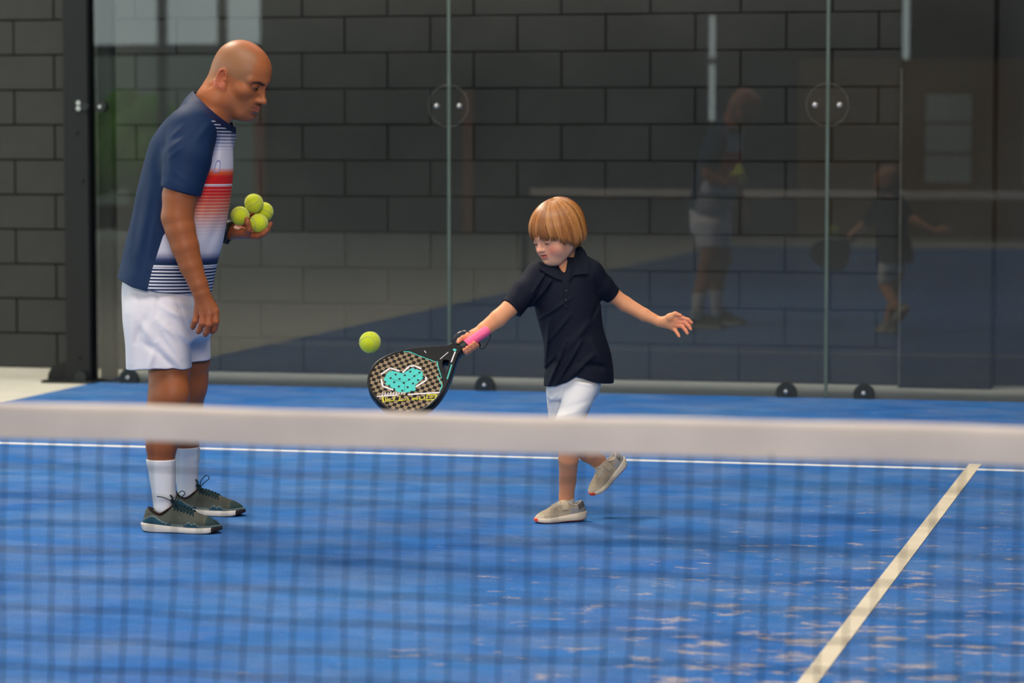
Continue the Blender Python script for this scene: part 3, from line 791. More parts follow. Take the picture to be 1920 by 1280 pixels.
for a, b, w, am in (((316, 262), (352, 232), .010, .003), ((318, 280), (362, 250), .009, .003), ((322, 296), (350, 272), .008, .004),
                    ((309, 246), (318, 330), .010, -.004), ((286, 330), (262, 470), .016, .005), ((300, 360), (276, 500), .014, .005),
                    ((262, 360), (246, 470), .014, -.004), ((404, 250), (398, 330), .010, -.005), ((330, 320), (366, 345), .010, .003),
                    ((400, 330), (372, 420), .014, .004), ((410, 400), (380, 480), .014, -.004), ((240, 470), (300, 520), .016, .004),
                    ((290, 300), (306, 420), .012, -.005), ((372, 262), (398, 226), .012, .004), ((280, 420), (262, 530), .012, -.004)):
    shirt.fold(pz(FM(*a, -.18)), pz(FM(*b, -.18)), w, am)
c0 = FM(398, 196, .0)
shirt_cuts = []
ncA, ncB = FM(403, 203, 0.0), FM(420, 160, 0.0)
def neck_cut(P):       # the cloth ends at the collar's slanting plane
    n = np.cross(nrm(FM(430.5, 231, 0) - FM(370, 177, 0)), (0, 1, 0)); n = n if n[2] < 0 else -n
    return (P - FM(370, 177, 0)) @ n
def neck_tube(P):
    a = FM(386, 214, 0); b = FM(428, 158, 0); ab = b - a; t = np.clip((P - a) @ ab / (ab @ ab), 0, 1)
    d = np.linalg.norm((P - a - t[:, None] * ab) * np.array([1, .85, 1]), axis=1) - (.0585 + .003 * t)
    return d
def plane(p, n):
    n = nrm(n); p = np.array(p); return lambda P: (P - p) @ n
cu1 = plane((FM(308, 350.5, -.215) + FM(370, 367, -.215)) / 2, FM(308, 350.5, -.215) * 0 + np.cross(nrm(FM(370, 367, 0) - FM(308, 350.5, 0)), (0, 1, 0)))
def cuff1(P):           # below the near cuff, only where the sleeve is
    return np.minimum(-cu1(P) if cu1(np.array([FM(330, 420, -.2)]))[0] > 0 else cu1(P), (P[:, 1] + .02) * -1 + 0)
nc1 = np.cross(nrm(FM(370, 367, 0) - FM(308, 350.5, 0)), (0, 1, 0)); nc1 = nc1 if nc1[2] > 0 else -nc1
pc1 = FM(339, 358.7, -.215)
sl_c = Sdf(); 
def sl_cut(P): return -smin(-sl(P, .05), (P - pc1) @ nc1, .003)
def sl2_cut(P): return -smin(-sl2(P, .05), (P - FM(380, 366, .235)) @ nrm((.15, 0, 1)), .003)
shirt.ops[1] = (sl_cut, *map(np.array, BIG), .028, 0); shirt.ops[2] = (sl2_cut, *map(np.array, BIG), .028, 0)
hx = np.array([FM(p, 540, -.15)[0] for p in (215, 250, 280, 281, 300, 330, 356, 400)])
hz_ = np.array([FM(300, q, -.15)[2] for q in (523, 538, 545, 541, 546, 550, 554, 552)])
def hem(P): return P[:, 2] - np.interp(P[:, 0], hx, hz_)
def sleeve_hole(P):     # hollow of the sleeves past the cuffs is left to the arm
    return np.full(len(P), 1.0)
f_shirt = shell(shirt, .007, [hem, neck_cut])
def arm_tunnel(P): return f_shirt(P)
V, Q = extract(f_shirt, (-.40, -.36, .60), (.30, .36, 1.62), .0029)
dt = tr(V, .1); ds = np.minimum(sl(V, .1), sl2(V, .1))
ref = lambda py: FM(380, py, -.08)[2]
pyv = np.interp(V[:, 2], [ref(620), ref(150)], [620, 150])          # height on the cloth in the photograph's rows
xb = np.interp(pyv, [150, 205, 250, 290, 340, 400, 440, 497, 541, 620], [FM(p, 300, -.1)[0] for p in (398, 401, 402, 401, 372, 338, 310, 291, 281, 262)])
panel = np.minimum(V[:, 0] - xb, (ds - dt + .006) * 1.2); panel[shirt(V, .05) < -.0045] = -.01
collar = neck_cut(V) - .018
mesh_np('shirt', V, Q, None, man, attrs={'panel': panel, 'rowpos': pyv + 14 * np.clip(V[:, 0] - FM(425, 300, 0)[0], -.3, .05) * -1, 'collar': collar})
def shirt_material():
    m = bpy.data.materials.new('printed_sports_cloth'); m.use_nodes = True; nt = m.node_tree; b = nt.nodes['Principled BSDF']; N = nt.nodes.new; Lk = nt.links.new
    b.inputs['Roughness'].default_value = 0.68; b.inputs['Specular IOR Level'].default_value = 0.2
    def attr(n): a = N('ShaderNodeAttribute'); a.attribute_name = n; return a.outputs['Fac']
    def mt(op, a, b_=None, c=None):
        x = N('ShaderNodeMath'); x.operation = op
        for i, v in enumerate((a, b_, c)):
            if v is None: continue
            if isinstance(v, (int, float)): x.inputs[i].default_value = v
            else: Lk(v, x.inputs[i])
        return x.outputs[0]
    def rng(x, a, b_, c, d):
        r = N('ShaderNodeMapRange'); Lk(x, r.inputs[0])
        for i, v in enumerate((a, b_, c, d)): r.inputs[i + 1].default_value = v
        return r.outputs[0]
    def ramp(stops):
        r = N('ShaderNodeValToRGB'); e = r.color_ramp.elements
        while len(e) > 1: e.remove(e[-1])
        for i, (p, c) in enumerate(stops):
            pos = (p - 190) / 380.0
            if i == 0: e[0].position = pos; e[0].color = s2l(c)
            else: e.new(pos).color = s2l(c)
        Lk(rng(row, 190, 570, 0, 1), r.inputs[0]); return r.outputs[0]
    def mix(f, a, b_):
        x = N('ShaderNodeMix'); x.data_type = 'RGBA'; Lk(f, x.inputs[0])
        for i, v in ((6, a), (7, b_)):
            if isinstance(v, tuple): x.inputs[i].default_value = v
            else: Lk(v, x.inputs[i])
        return x.outputs[2]
    row = attr('rowpos')
    navy = (18, 40, 72); white = (214, 208, 218); red = (214, 34, 34)
    base = ramp([(190, navy), (244, navy), (268, (150, 148, 172)), (285, white), (312, white), (322, (236, 110, 60)), (330, red), (362, red), (395, (226, 120, 92)), (428, (214, 186, 186)), (445, white), (472, white), (486, (60, 70, 112)), (492, navy), (570, navy)])
    line = ramp([(190, (150, 150, 180)), (230, white), (285, white), (314, white), (324, red), (346, red), (349, white), (360, (240, 140, 120)), (400, (236, 190, 176)), (430, white), (470, white), (486, navy), (497, white), (570, white)])
    fr = mt('FRACT', mt('DIVIDE', mt('SUBTRACT', row, 190.0), 6.1))
    wid = mt('ADD', mt('ADD', rng(row, 200, 285, 0.22, 0.80), rng(row, 318, 322, 0.0, -0.52)), mt('ADD', rng(row, 350, 430, 0.0, 0.22), rng(row, 480, 552, -0.15, 0.05)))
    stripe = mt('LESS_THAN', fr, wid)
    stripe = mt('MULTIPLY', stripe, mt('SUBTRACT', 1.0, mt('MULTIPLY', mt('GREATER_THAN', row, 320.0), mt('LESS_THAN', row, 348.5))))
    stripe = mt('MULTIPLY', stripe, mt('SUBTRACT', 1.0, mt('MULTIPLY', mt('GREATER_THAN', row, 478.0), mt('LESS_THAN', row, 499.0))))
    big = mt('ADD', mt('MULTIPLY', mt('GREATER_THAN', row, 344.5), mt('LESS_THAN', row, 347.5)), mt('MULTIPLY', mt('GREATER_THAN', row, 497.0), mt('LESS_THAN', row, 500.0)))
    c = mix(stripe, base, line); c = mix(big, c, s2l((225, 222, 228)))
    p = attr('panel'); edge = rng(p, -0.0006, 0.0006, 0, 1)
    c = mix(edge, s2l(navy), c)
    col = attr('collar'); c = mix(rng(col, -0.0008, 0.0008, 1, 0), c, s2l((26, 34, 66)))
    Lk(c, b.inputs['Base Color'])
    n = N('ShaderNodeTexNoise'); n.inputs['Scale'].default_value = 700; tc = N('ShaderNodeTexCoord'); Lk(tc.outputs['Object'], n.inputs['Vector'])
    bp = N('ShaderNodeBump'); bp.inputs['Strength'].default_value = 0.12; bp.inputs['Distance'].default_value = 0.002
    Lk(n.outputs['Fac'], bp.inputs['Height']); Lk(bp.outputs['Normal'], b.inputs['Normal']); return m
shirt_o = man.children[-1]; shirt_o.data.materials.append(shirt_material())
M_lav = mat('lavender_print', (146, 146, 184), 0.7, 0.2, noise=(90, 0.05))
lg = MB()
for pts in (((406, 302), (403, 312), (401, 323)), ((406, 302), (411, 301), (412.5, 306), (411, 318), (408, 323), (401, 323))):
    P = [FM.hit(shirt, x_, y_, -.35, .3) + np.array([0, -.0006, 0]) for x_, y_ in pts]; lg.tube(spline(P, 14), .0022, 6)
lg.build('chest_emblem', M_lav, shirt_o, smooth=True)

# shorts
sh = Sdf()
sh.loft([FM.row(y_, l, r, 0.0, b, math.radians(-12)) for y_, l, r, b in ((505, 236, 384, .17), (535, 230, 388, .175), (560, 230, 390, .18), (600, 232, 392, .185), (632, 236, 394, .18))], k=.03, cap=.015)
nl_ = Sdf(); nl_.loft([FM.row(y_, l, r, -.112, b) for y_, l, r, b in ((540, 250, 330, .050), (566, 236, 350, .082), (585, 233, 357, .094), (610, 233, 358, .100), (650, 236, 358, .104), (698, 237.5, 359, .108), (720, 238, 359, .108))], k=.03, n=2.4, cap=.04)
fl_ = Sdf(); fl_.loft([FM.row(y_, l, r, .115, b) for y_, l, r, b in ((570, 270, 391, .095), (610, 280, 393, .098), (650, 290, 394, .10), (679, 296, 394.5, .104), (710, 300, 394.5, .104))], k=.03, n=2.4, cap=.04)
hzn = lambda P: P[:, 2] - np.interp(P[:, 0], [FM(p, 690, -.1)[0] for p in (238, 268, 290, 358)], [FM(300, q, -.2)[2] for q in (695.5, 694, 690, 693)])
sh.add(lambda P: -smin(-nl_(P, .05), hzn(P), .003), *BIG, .025)
sh.add(lambda P: -smin(-fl_(P, .05), P[:, 2] - FM(370, 678, .015)[2], .003), *BIG, .025)
for a, b, w, am in (((300, 570), (352, 600), .012, .0065), ((296, 600), (350, 640), .014, .0075), ((300, 640), (344, 690), .012, .0065), ((312, 560), (356, 575), .010, .0055),
                    ((262, 600), (292, 640), .014, .0065), ((268, 640), (300, 660), .012, -.0055), ((250, 560), (246, 680), .014, .0055), ((262, 560), (262, 690), .012, -.0055),
                    ((290, 655), (282, 692), .010, .0065), ((300, 660), (330, 692), .010, -.0055), ((296, 550), (296, 590), .006, -.0055), ((366, 600), (390, 640), .012, .0055), ((320, 610), (356, 656), .010, -.0065),
                    ((280, 585), (256, 640), .012, -.0055), ((306, 618), (340, 672), .009, .0055), ((330, 560), (352, 620), .009, -.0045)):
    sh.fold(pz(FM(*a, -.18)), pz(FM(*b, -.18)), w, am)
f_sh = shell(sh, .007, [lambda P: FM(300, 524, 0)[2] - P[:, 2]])
V, Q = extract(f_sh, (-.30, -.30, .40), (.25, .30, .95), .0029)
M_short = mat('white_sports_shorts', (222, 214, 218), 0.6, 0.3, sheen=0.05, bump=(500, 0.08))
mesh_np('shorts', V, Q, M_short, man)
# socks
M_sock = mat('white_ribbed_sock', (226, 220, 218), 0.85, 0.15, bump=(350, 0.25))
for top, y0, y1, ctr in ((FM(302, 863, -.17)[2], -.30, .06, FM(306, 915, -.118)), (FM(350, 842, .17)[2], .10, .45, FM(352, 895, .25))):
    def g_(P, m=.02, top=top, y0=y0, y1=y1):
        d = f_man(P, m) - .0032
        return np.maximum(np.maximum(-smin(-d, top - P[:, 2], .004), .050 - P[:, 2]), np.maximum(y0 - P[:, 1], P[:, 1] - y1))
    V, Q = extract(g_, ctr - np.array([.10, .10, .16]), ctr + np.array([.10, .10, .18]), .003, L=3); mesh_np('sock', V, Q, M_sock, man)
# watch strap on the far wrist
ax = nrm(FM(436, 435, .21) - FM(416, 428, .22)); cc = FM(428, 432.5, .205)
u_ = nrm(np.cross(ax, (0, 1, 0))); v_ = np.cross(ax, u_)
M_strap = mat('black_strap', (16, 16, 20), 0.45, 0.4, noise=(80, 0.1))
sb = MB(); V = []; F = []
for i in range(32):
    t = 2 * math.pi * i / 32; d = math.cos(t) * u_ + math.sin(t) * v_
    for (r, a) in ((.034, -.012), (.0375, -.013), (.0385, 0), (.0375, .013), (.034, .012)): V.append(cc + d * r + ax * a)
for i in range(32):
    j = (i + 1) % 32
    for q in range(4): F.append((i * 5 + q, i * 5 + q + 1, j * 5 + q + 1, j * 5 + q))
wst = mesh_np('watch', V, F, M_strap, man)
dd = nrm(-u_ if u_[2] > 0 else u_)
MB().cyl(cc + dd * .040, dd, .016, .010, 24).build('watch_case', M_strap, wst, smooth=True, sharp=40)
# ---------------------------------------------------------------- shoes
def shoe(parent, heel, toe, up, L, spec, person):
    """A shoe from lofted sections: upper, sole, collar, laces or strap. heel and toe give its axis, up its top."""
    fx = nrm(np.array(toe) - np.array(heel)); uz = np.array(up, float); uz = nrm(uz - fx * (uz @ fx)); ly = np.cross(uz, fx)
    A = np.stack([fx, ly, uz], 1); o = np.array(heel, float); k = L / .28
    T = [0, .04, .12, .25, .38, .5, .62, .75, .86, .94, .985, 1.0]
    n = 120; ts = np.linspace(0, 1, n)
    w = np.interp(ts, T, spec['w']) * k; zs = np.interp(ts, T, spec['zs']) * k; zb = np.interp(ts, T, spec['zb']) * k; h = np.interp(ts, T, spec['h']) * k
    ker = np.ones(5) / 5
    sm = lambda a: np.convolve(np.pad(a, 2, 'edge'), ker, 'valid')
    h = sm(h); zs = sm(zs); zb = sm(zb); w[1:-1] = sm(w)[1:-1]
    tap = np.interp(ts, [0, .1, .25, .45, .6, .8, 1], [.22, .18, .18, .42, .42, .30, .2])
    lean = np.interp(ts, [0, .15, .4, 1], [.010, .002, 0, -.006]) * k
    def sec(i, ph, off=0.0):
        c, s_ = math.cos(ph), math.sin(ph); hs = abs(s_) ** .8
        y = (w[i] + off) * math.copysign(abs(c) ** .7, c) * (1 - tap[i] * hs ** 1.6); z = zs[i] - .004 * k + (h[i] - zs[i] + off) * hs
        return np.array([ts[i] * L + lean[i] * hs, y, z])
    m = 44; V = []; cc = []; F = []
    for i in range(n):
        for j in range(m + 1):
            p = sec(i, math.pi * j / m); V.append(o + A @ p); cc.append(spec['tint'](ts[i], (p[2] - zs[i]) / k, math.pi * j / m))
    for i in range(n - 1):
        for j in range(m): F.append((i * (m + 1) + j, i * (m + 1) + j + 1, (i + 1) * (m + 1) + j + 1, (i + 1) * (m + 1) + j))
    F.append(tuple(range(m, -1, -1))); F.append(tuple(range((n - 1) * (m + 1), n * (m + 1))))
    F = [f[::-1] for f in F]
    sho = mesh_np('shoe', V, F, M_shoe, parent, attrs={'shoe_tint': np.array(cc)})
    V = []; F = []; cc = []; q = 12
    for i in range(n):
        e = w[i] + .002 * k
        for (y, f) in ((e * .96, 1.02), (e * 1.05, .8), (e * 1.07, .5), (e * 1.04, .2), (e * .97, .0), (e * .4, 0), (-e * .4, 0), (-e * .97, .0), (-e * 1.04, .2), (-e * 1.07, .5), (-e * 1.05, .8), (-e * .96, 1.02)):
            x = ts[i] * L + (-.006 * k * (1 - ts[i]) ** 8 * f); V.append(o + A @ np.array([x, y, zb[i] + (zs[i] - zb[i]) * f])); cc.append(spec['sole'](ts[i], f))
    for i in range(n - 1):
        for j in range(q):
            l = (j + 1) % q; F.append((i * q + j, i * q + l, (i + 1) * q + l, (i + 1) * q + j))
    F.append(tuple(range(q - 1, -1, -1))); F.append(tuple(range((n - 1) * q, n * q)))
    mesh_np('sole', V, F, M_sole, sho, attrs={'shoe_tint': np.array(cc)})
    ii = lambda t: min(n - 1, max(0, int(round(t * (n - 1)))))
    at = lambda t, ph, off=0.0: o + A @ sec(ii(t), ph, off)
    # padded collar round the ankle
    col = [at(t, ph, .002 * k) for t, ph in spec['collar']]
    col = spline(np.array(col + [col[0]]), 44)[:-1]
    MB().tube(col, .0042 * k, 6, closed=True).build('collar', M_collar if spec['kind'] == 'man' else M_cream, sho, smooth=True)
    if spec['kind'] == 'man':
        mb = MB(); hp = math.pi / 2
        for r in range(6):
            t = .42 + r * .042
            for s_ in (-1, 1):
                P = [at(t, hp + s_ * .75, .002 * k), at(t + .02, hp, .0045 * k), at(t + .042, hp - s_ * .75, .002 * k)]
                mb.tube(spline(P, 8), .0021 * k, 6)
        kn = at(.40, hp, .006 * k)
        for s_, dx, dz, back in ((1, .018, .040, 0), (-1, -.010, .030, 0)):
            P = [kn, kn + A @ np.array([dx * .3 - .004, s_ * .012, dz * .6]), kn + A @ np.array([dx, s_ * .020, dz]), kn + A @ np.array([dx + .010, s_ * .022, dz * .75]), kn + A @ np.array([dx * .6, s_ * .012, dz * .35]), kn]
            mb.tube(spline(P, 24), .0018, 6)
        mb.tube(spline([kn, kn + A @ np.array([-.03, -.02, .020]), kn + A @ np.array([-.055, -.03, .026])], 10), .0016, 6)
        mb.tube(spline([kn, kn + A @ np.array([.02, -.026, -.006]), kn + A @ np.array([.04, -.040, -.022])], 10), .0018, 6)
        mb.sphere(kn, .006, 10, 6)
        mb.build('lace', M_lace, sho, smooth=True)
        P = [at(.40, hp + s_, .003) for s_ in (-.5, 0, .5)]
        tg = MB(); b = A @ np.array([-.014, 0, .022]); th = A @ np.array([.005, 0, 0.001])
        tg.prism([P[0], P[1] + .3 * (P[1] - P[0]) * 0, P[2], P[2] * .9 + P[0] * .1 + b * .85, (P[0] + P[2]) / 2 + b * 1.15, P[0] * .9 + P[2] * .1 + b * .85], th)
        tg.build('tongue', M_lace, sho, smooth=False)
    else:
        hp = math.pi / 2
        def band(name, t0, t1, p0, p1, off, m_):
            V = []; F = []; nn = 14
            for u in range(nn + 1):
                ph = p0 + (p1 - p0) * u / nn
                for (t, f) in ((t0, 0), (t0, 1), (t1, 1), (t1, 0)): V.append(at(t, ph, off * f))
            for u in range(nn):
                for j in range(4): F.append((u * 4 + j, u * 4 + (j + 1) % 4, u * 4 + 4 + (j + 1) % 4, u * 4 + 4 + j))
            F += [(3, 2, 1, 0), tuple(nn * 4 + j for j in range(4))]
            return mesh_np(name, V, F, m_, sho, smooth=False)
        band('strap', .37, .49, .35, 2.6, .005 * k, M_beige)
        mb = MB()
        for t in (.52, .565, .61, .65):
            mb.tube(spline([at(t, hp + .8, .0025 * k), at(t, hp, .004 * k), at(t, hp - .8, .0025 * k)], 9), .0030 * k, 6)
        mb.build('lace', M_cream, sho, smooth=True)
    return sho
M_shoe = mat('shoe_upper', (70, 72, 64), 0.7, 0.25, attr='shoe_tint', noise=(120, 0.10), bump=(500, 0.15))
M_sole = mat('shoe_sole', (225, 215, 204), 0.6, 0.3, attr='shoe_tint')
M_lace = mat('dark_teal_cord', (16, 44, 50), 0.8, 0.2, noise=(200, 0.1))
M_collar = mat('dark_shoe_lining', (42, 26, 24), 0.85, 0.15, noise=(90, 0.1))
M_cream = mat('cream_cord', (196, 186, 170), 0.8, 0.2, noise=(200, 0.06))
M_beige = mat('beige_strap', (196, 176, 148), 0.75, 0.2, noise=(150, 0.06))
def man_tint(t, z, ph):
    wave = .012 + .016 * math.exp(-((t - .14) / .10) ** 2) - .006 * sstep(np.array([t]), .2, .5)[0] + .014 * math.exp(-((t - .62) / .035) ** 2) + .010 * math.exp(-((t - .70) / .04) ** 2)
    if z < wave - .003: return L3((22, 66, 84))
    if z < wave: return L3((120, 130, 128))
    if t > .84: return L3((30, 52, 52))
    if .40 < t < .66 and abs(ph - math.pi / 2) < .62: return L3((24, 48, 50))
    return L3((74, 76, 66))
man_spec = dict(kind='man', w=[.016, .028, .036, .0375, .038, .040, .045, .048, .043, .030, .015, .003],
    zs=[.030, .031, .030, .027, .024, .022, .021, .021, .022, .024, .024, .022], zb=[.006, .002, 0, 0, .001, .001, 0, 0, .002, .007, .011, .014],
    h=[.082, .084, .076, .066, .098, .092, .080, .066, .056, .046, .036, .028], tint=man_tint,
    sole=lambda t, f: L3((38, 28, 26)) if f < .1 or t > .90 else L3((224, 212, 200)),
    collar=[(.03, 1.571), (.10, 1.9), (.22, 2.1), (.34, 2.05), (.40, 1.571), (.34, 1.1), (.22, 1.05), (.10, 1.25)])
hN, tN = FM.on(270, 995), FM.on(421, 999.5); hF, tF = FM.on(318, 963.5), FM.on(465, 966.5)
shoe(man, hN, tN, EZ, .278, man_spec, 'man'); shoe(man, hF, tF, EZ, .278, man_spec, 'man')

# ---------------------------------------------------------------- tennis balls
M_felt = mat('yellow_felt', (206, 214, 44), 0.95, 0.1, noise=(260, 0.12), bump=(600, 0.5), sheen=0.3)
M_seam = mat('ball_seam', (176, 178, 120), 0.8, 0.2, noise=(90, 0.05))
def tennis_ball(loc, rot, label, group=None):
    r = BR; o = MB().sphere((0, 0, 0), r, 36, 22).build('tennis_ball', M_felt, smooth=True)
    tag(o, label, 'ball', group); o.location = loc; o.rotation_euler = rot
    t = np.linspace(0, 2 * math.pi, 80, endpoint=False); a, b = .75, .25
    P = np.stack([a * np.cos(t) + b * np.cos(3 * t), a * np.sin(t) - b * np.sin(3 * t), 2 * math.sqrt(a * b) * np.sin(2 * t)], 1)
    P = P / np.linalg.norm(P, axis=1)[:, None] * (r + .0001)
    MB().tube(P, .0011, 6, closed=True).build('seam', M_seam, o, smooth=True)
    return o
wl = lambda fr, p: Vector(fr.O + fr.B.T @ np.array(p))
gb = 'tennis balls stacked on the hand'
tennis_ball(wl(FM, balls['a']), (0.4, 0.2, 1.2), 'yellow tennis ball on the palm nearest the wrist strap', gb)
tennis_ball(wl(FM, balls['b']), (1.2, 0.5, 0.3), 'yellow tennis ball resting lowest between the fingers', gb)
tennis_ball(wl(FM, balls['c']), (2.0, 0.1, 2.2), 'yellow tennis ball half hidden at the back of the handful', gb)
tennis_ball(wl(FM, balls['d']), (0.2, 1.1, 0.4), 'yellow tennis ball balanced on top of the handful', gb)

# ---------------------------------------------------------------- the boy
FB = Frame(1046, 979)
boy = empty('person', FB.O, YAW, 'blond boy in a dark navy polo shirt stepping forward with a racket', 'person')
fb_ = tennis_ball(wl(FB, FB(693.5, 641.5, -.62)), (0.9, 0.3, 0.9), 'yellow tennis ball flying in the air above the racket'); fb_.scale = (1.06,) * 3
HSC = .90
hb0 = FB(1045.5, 441.5, -0.018)
HB = head_matrix(hb0, math.radians(140), math.radians(20), math.radians(4), HSC)
hbm, hbi = head_model(True)
B = Sdf(); B.sub(hbm, hb0 - .17, hb0 + .17, .02, np.linalg.inv(HB), HSC)
B.chain([xf(HB, (-.030, 0, -.020)), FB(1060, 486, .018), FB(1063, 512, .014)], [.040, .0335, .042], .02)
B.chain([xf(HB, (.020, 0, -.060)), FB(1057, 498, .002), FB(1060, 526, -.012)], [.020, .024, .034], .015)
B.loft([FB.row(y, l, r, 0.01, b) for y, l, r, b in ((500, 1028, 1100, .045), (525, 1014, 1114, .066), (560, 1014, 1118, .074), (600, 1018, 1122, .076), (660, 1030, 1136, .078), (700, 1034, 1120, .07), (725, 1040, 1106, .06))], k=.02)
rA = [FB(1014, 528, .0), FB(984, 550, -.03), FB(956, 577, -.06), FB(934, 597, -.075), FB(908, 617, -.085), FB(889, 630, -.09), FB(882, 635, -.092)]
B.chain(rA, [.044, .036, .0275, .0282, .0226, .0180, .0178], .02)
lA = [FB(1108, 516, .01), FB(1130, 536, .03), FB(1152, 555, .045), FB(1172, 570, .05), FB(1208, 590, .035), FB(1236, 603, .02), FB(1243, 605, .018)]
B.chain(lA, [.042, .034, .0240, .0250, .0206, .0150, .0148], .02)
# racket axes, shared with the hand that holds it
RQ0, RQ1 = FB(914, 619, -.135), FB(702, 761, -.318)
RU = nrm(RQ1 - RQ0); al = math.radians(-36.8); RV0 = nrm(np.cross(RU, (0, 1, 0))); RV0 = RV0 if RV0[2] > 0 else -RV0
RW = np.cross(RU, RV0); RW = RW if RW[1] < 0 else -RW
RV = RV0 * math.cos(al) + RW * math.sin(al); RN = RW * math.cos(al) - RV0 * math.sin(al)
Hc = lambda u: RQ0 + RU * u
bk, dn = np.array([0, 1.0, 0]), -RV0
def wrap(u, angs, R, dr=0): return [Hc(u + dr * i) + R * (math.cos(a) * bk + math.sin(a) * dn) for i, a in enumerate(np.radians(angs))]
for u, R in ((.060, .0235), (.075, .0245), (.090, .0245), (.104, .0240)):
    B.chain(wrap(u, (-25, 15, 55, 95, 130, 158), R, .001), [.0098, .0090, .0084, .0080, .0076, .0068], .0035)
B.chain([rA[-2], Hc(.066) + .030 * bk - .012 * dn, Hc(.078) + .026 * bk + .006 * dn], [.0185, .0180, .0145], .015)
B.chain([rA[-1], Hc(.090) + .026 * bk - .008 * dn], [.015, .0125], .012)
B.chain([Hc(.072) + .024 * bk - .016 * dn, Hc(.090) + .016 * bk - .0225 * dn, Hc(.104) + .000 * bk - .0245 * dn, Hc(.112) - .010 * bk - .0225 * dn], [.0125, .0098, .0082, .0068], .006)
# open left hand
LW = lA[-1]
kb = [FB(1265, 597.5, .004), FB(1269, 603.5, .002), FB(1268, 610, .004), FB(1262, 615, .010)]
for kp, r in zip(kb, (.0118, .0124, .0124, .0118)): B.cone(LW + (kp - LW) * .1, kp, r + .0015, r - .002, .008)
hand_fingers(B, [(kb[:1] + [FB(1280, 596, -.010), FB(1291, 599.5, -.018), FB(1297, 605, -.020)], [.0082, .0072, .0064, .0056]),
                 (kb[1:2] + [FB(1284, 604.5, -.014), FB(1292, 611.5, -.026), FB(1295, 617, -.030)], [.0082, .0073, .0066, .0058]),
                 (kb[2:3] + [FB(1279, 611.5, -.012), FB(1285.5, 619, -.026), FB(1289, 625, -.032)], [.0080, .0071, .0064, .0057]),
                 (kb[3:] + [FB(1267, 620, -.002), FB(1271, 626, -.012), FB(1273.5, 630.5, -.018)], [.0074, .0064, .0058, .0052]),
                 ([FB(1256, 594.0, .000), FB(1266, 588.2, -.006), FB(1275.8, 591.0, -.012)], [.0105, .0082, .0060])], .0035)
B.cone(FB(1245, 601, .010), FB(1256, 594.0, .000), .014, .0105, .012); B.cone(FB(1257, 597, .002), kb[0], .0085, .0100, .012)
# legs: the left one stands in front, the right one swings behind
B.chain([FB(1090, 718, -.01), FB(1082, 752, -.04), FB(1068, 796, -.06), FB(1068, 825, -.05), FB(1066, 860, -.035), FB(1064.5, 900, .015), FB(1062, 930, .036), FB(1062, 944, .040)], [.050, .048, .0420, .0395, .0325, .0275, .0240, .0240], .02)
B.chain([FB(1052, 722, .02), FB(1048, 760, .05), FB(1052, 802, .06), FB(1074, 826, .10), FB(1102, 848, .15), FB(1122, 864, .19), FB(1130, 876, .20)], [.040, .038, .0370, .0365, .0325, .0255, .0240], .02)
V, Q = extract(B, (-.45, -.30, .02), (.50, .35, 1.15), .0025)
H = to_head(HB, V); x, y, z = H.T; ay = np.abs(y)
skin = np.tile(L3((228, 156, 112)), (len(V), 1))
inh = (np.linalg.norm(H - np.array([.02, 0, 0]), axis=1) < .15).astype(float) * (z > -.11)
skin = mixc(skin, L3((232, 176, 146)), inh * .6)
cheek = np.exp(-(((ay - .046) / .022) ** 2 + ((z + .030) / .022) ** 2)) * (x > .03) * inh
skin = mixc(skin, L3((214, 106, 88)), cheek * .62)
tz, mz, mx = hbi['tip'][2], hbi['mz'], hbi['mx']
lips = np.exp(-((z - (mz - .0025)) / .0078) ** 4) * sstep(-ay, -.026, -.019) * sstep(x, .076, .082)
skin = mixc(skin, L3((204, 78, 78)), lips * .75 * inh)
slit = np.exp(-((z - (mz - .001)) / .0019) ** 2) * sstep(-ay, -.022, -.015) * sstep(x, .076, .082)
skin = mixc(skin, L3((110, 26, 30)), slit * .9 * inh)
nose = np.exp(-(np.linalg.norm(H - np.array(hbi['tip']), axis=1) / .014) ** 2); skin = mixc(skin, L3((226, 138, 112)), nose * .4)
brow = np.exp(-((z - .026) / .0035) ** 4) * sstep(ay, .012, .018) * sstep(-ay, -.050, -.042) * (x > .05) * inh
skin = mixc(skin, L3((150, 100, 64)), brow * .6)
lidc = np.exp(-(((ay - .032) / .018) ** 2 + ((z - hbi['ez']) / .010) ** 2)) * (x > .06) * inh
skin = mixc(skin, L3((206, 134, 112)), lidc * .55)
fin = np.maximum(np.exp(-(np.linalg.norm(V - FB(1284, 610, -.02), axis=1) / .045) ** 4), np.exp(-(np.linalg.norm(V - Hc(.085), axis=1) / .045) ** 4))
skin = mixc(skin, L3((224, 124, 98)), fin * .55)
skin = mixc(skin, L3((204, 132, 92)), sstep(-V[:, 2], -.50, -.20) * .6)
mesh_np('body', V, Q, M_skin2, boy, attrs={'skin_tint': skin})
add_eyes(HB, hbi, boy, (70, 76, 84), -.12)

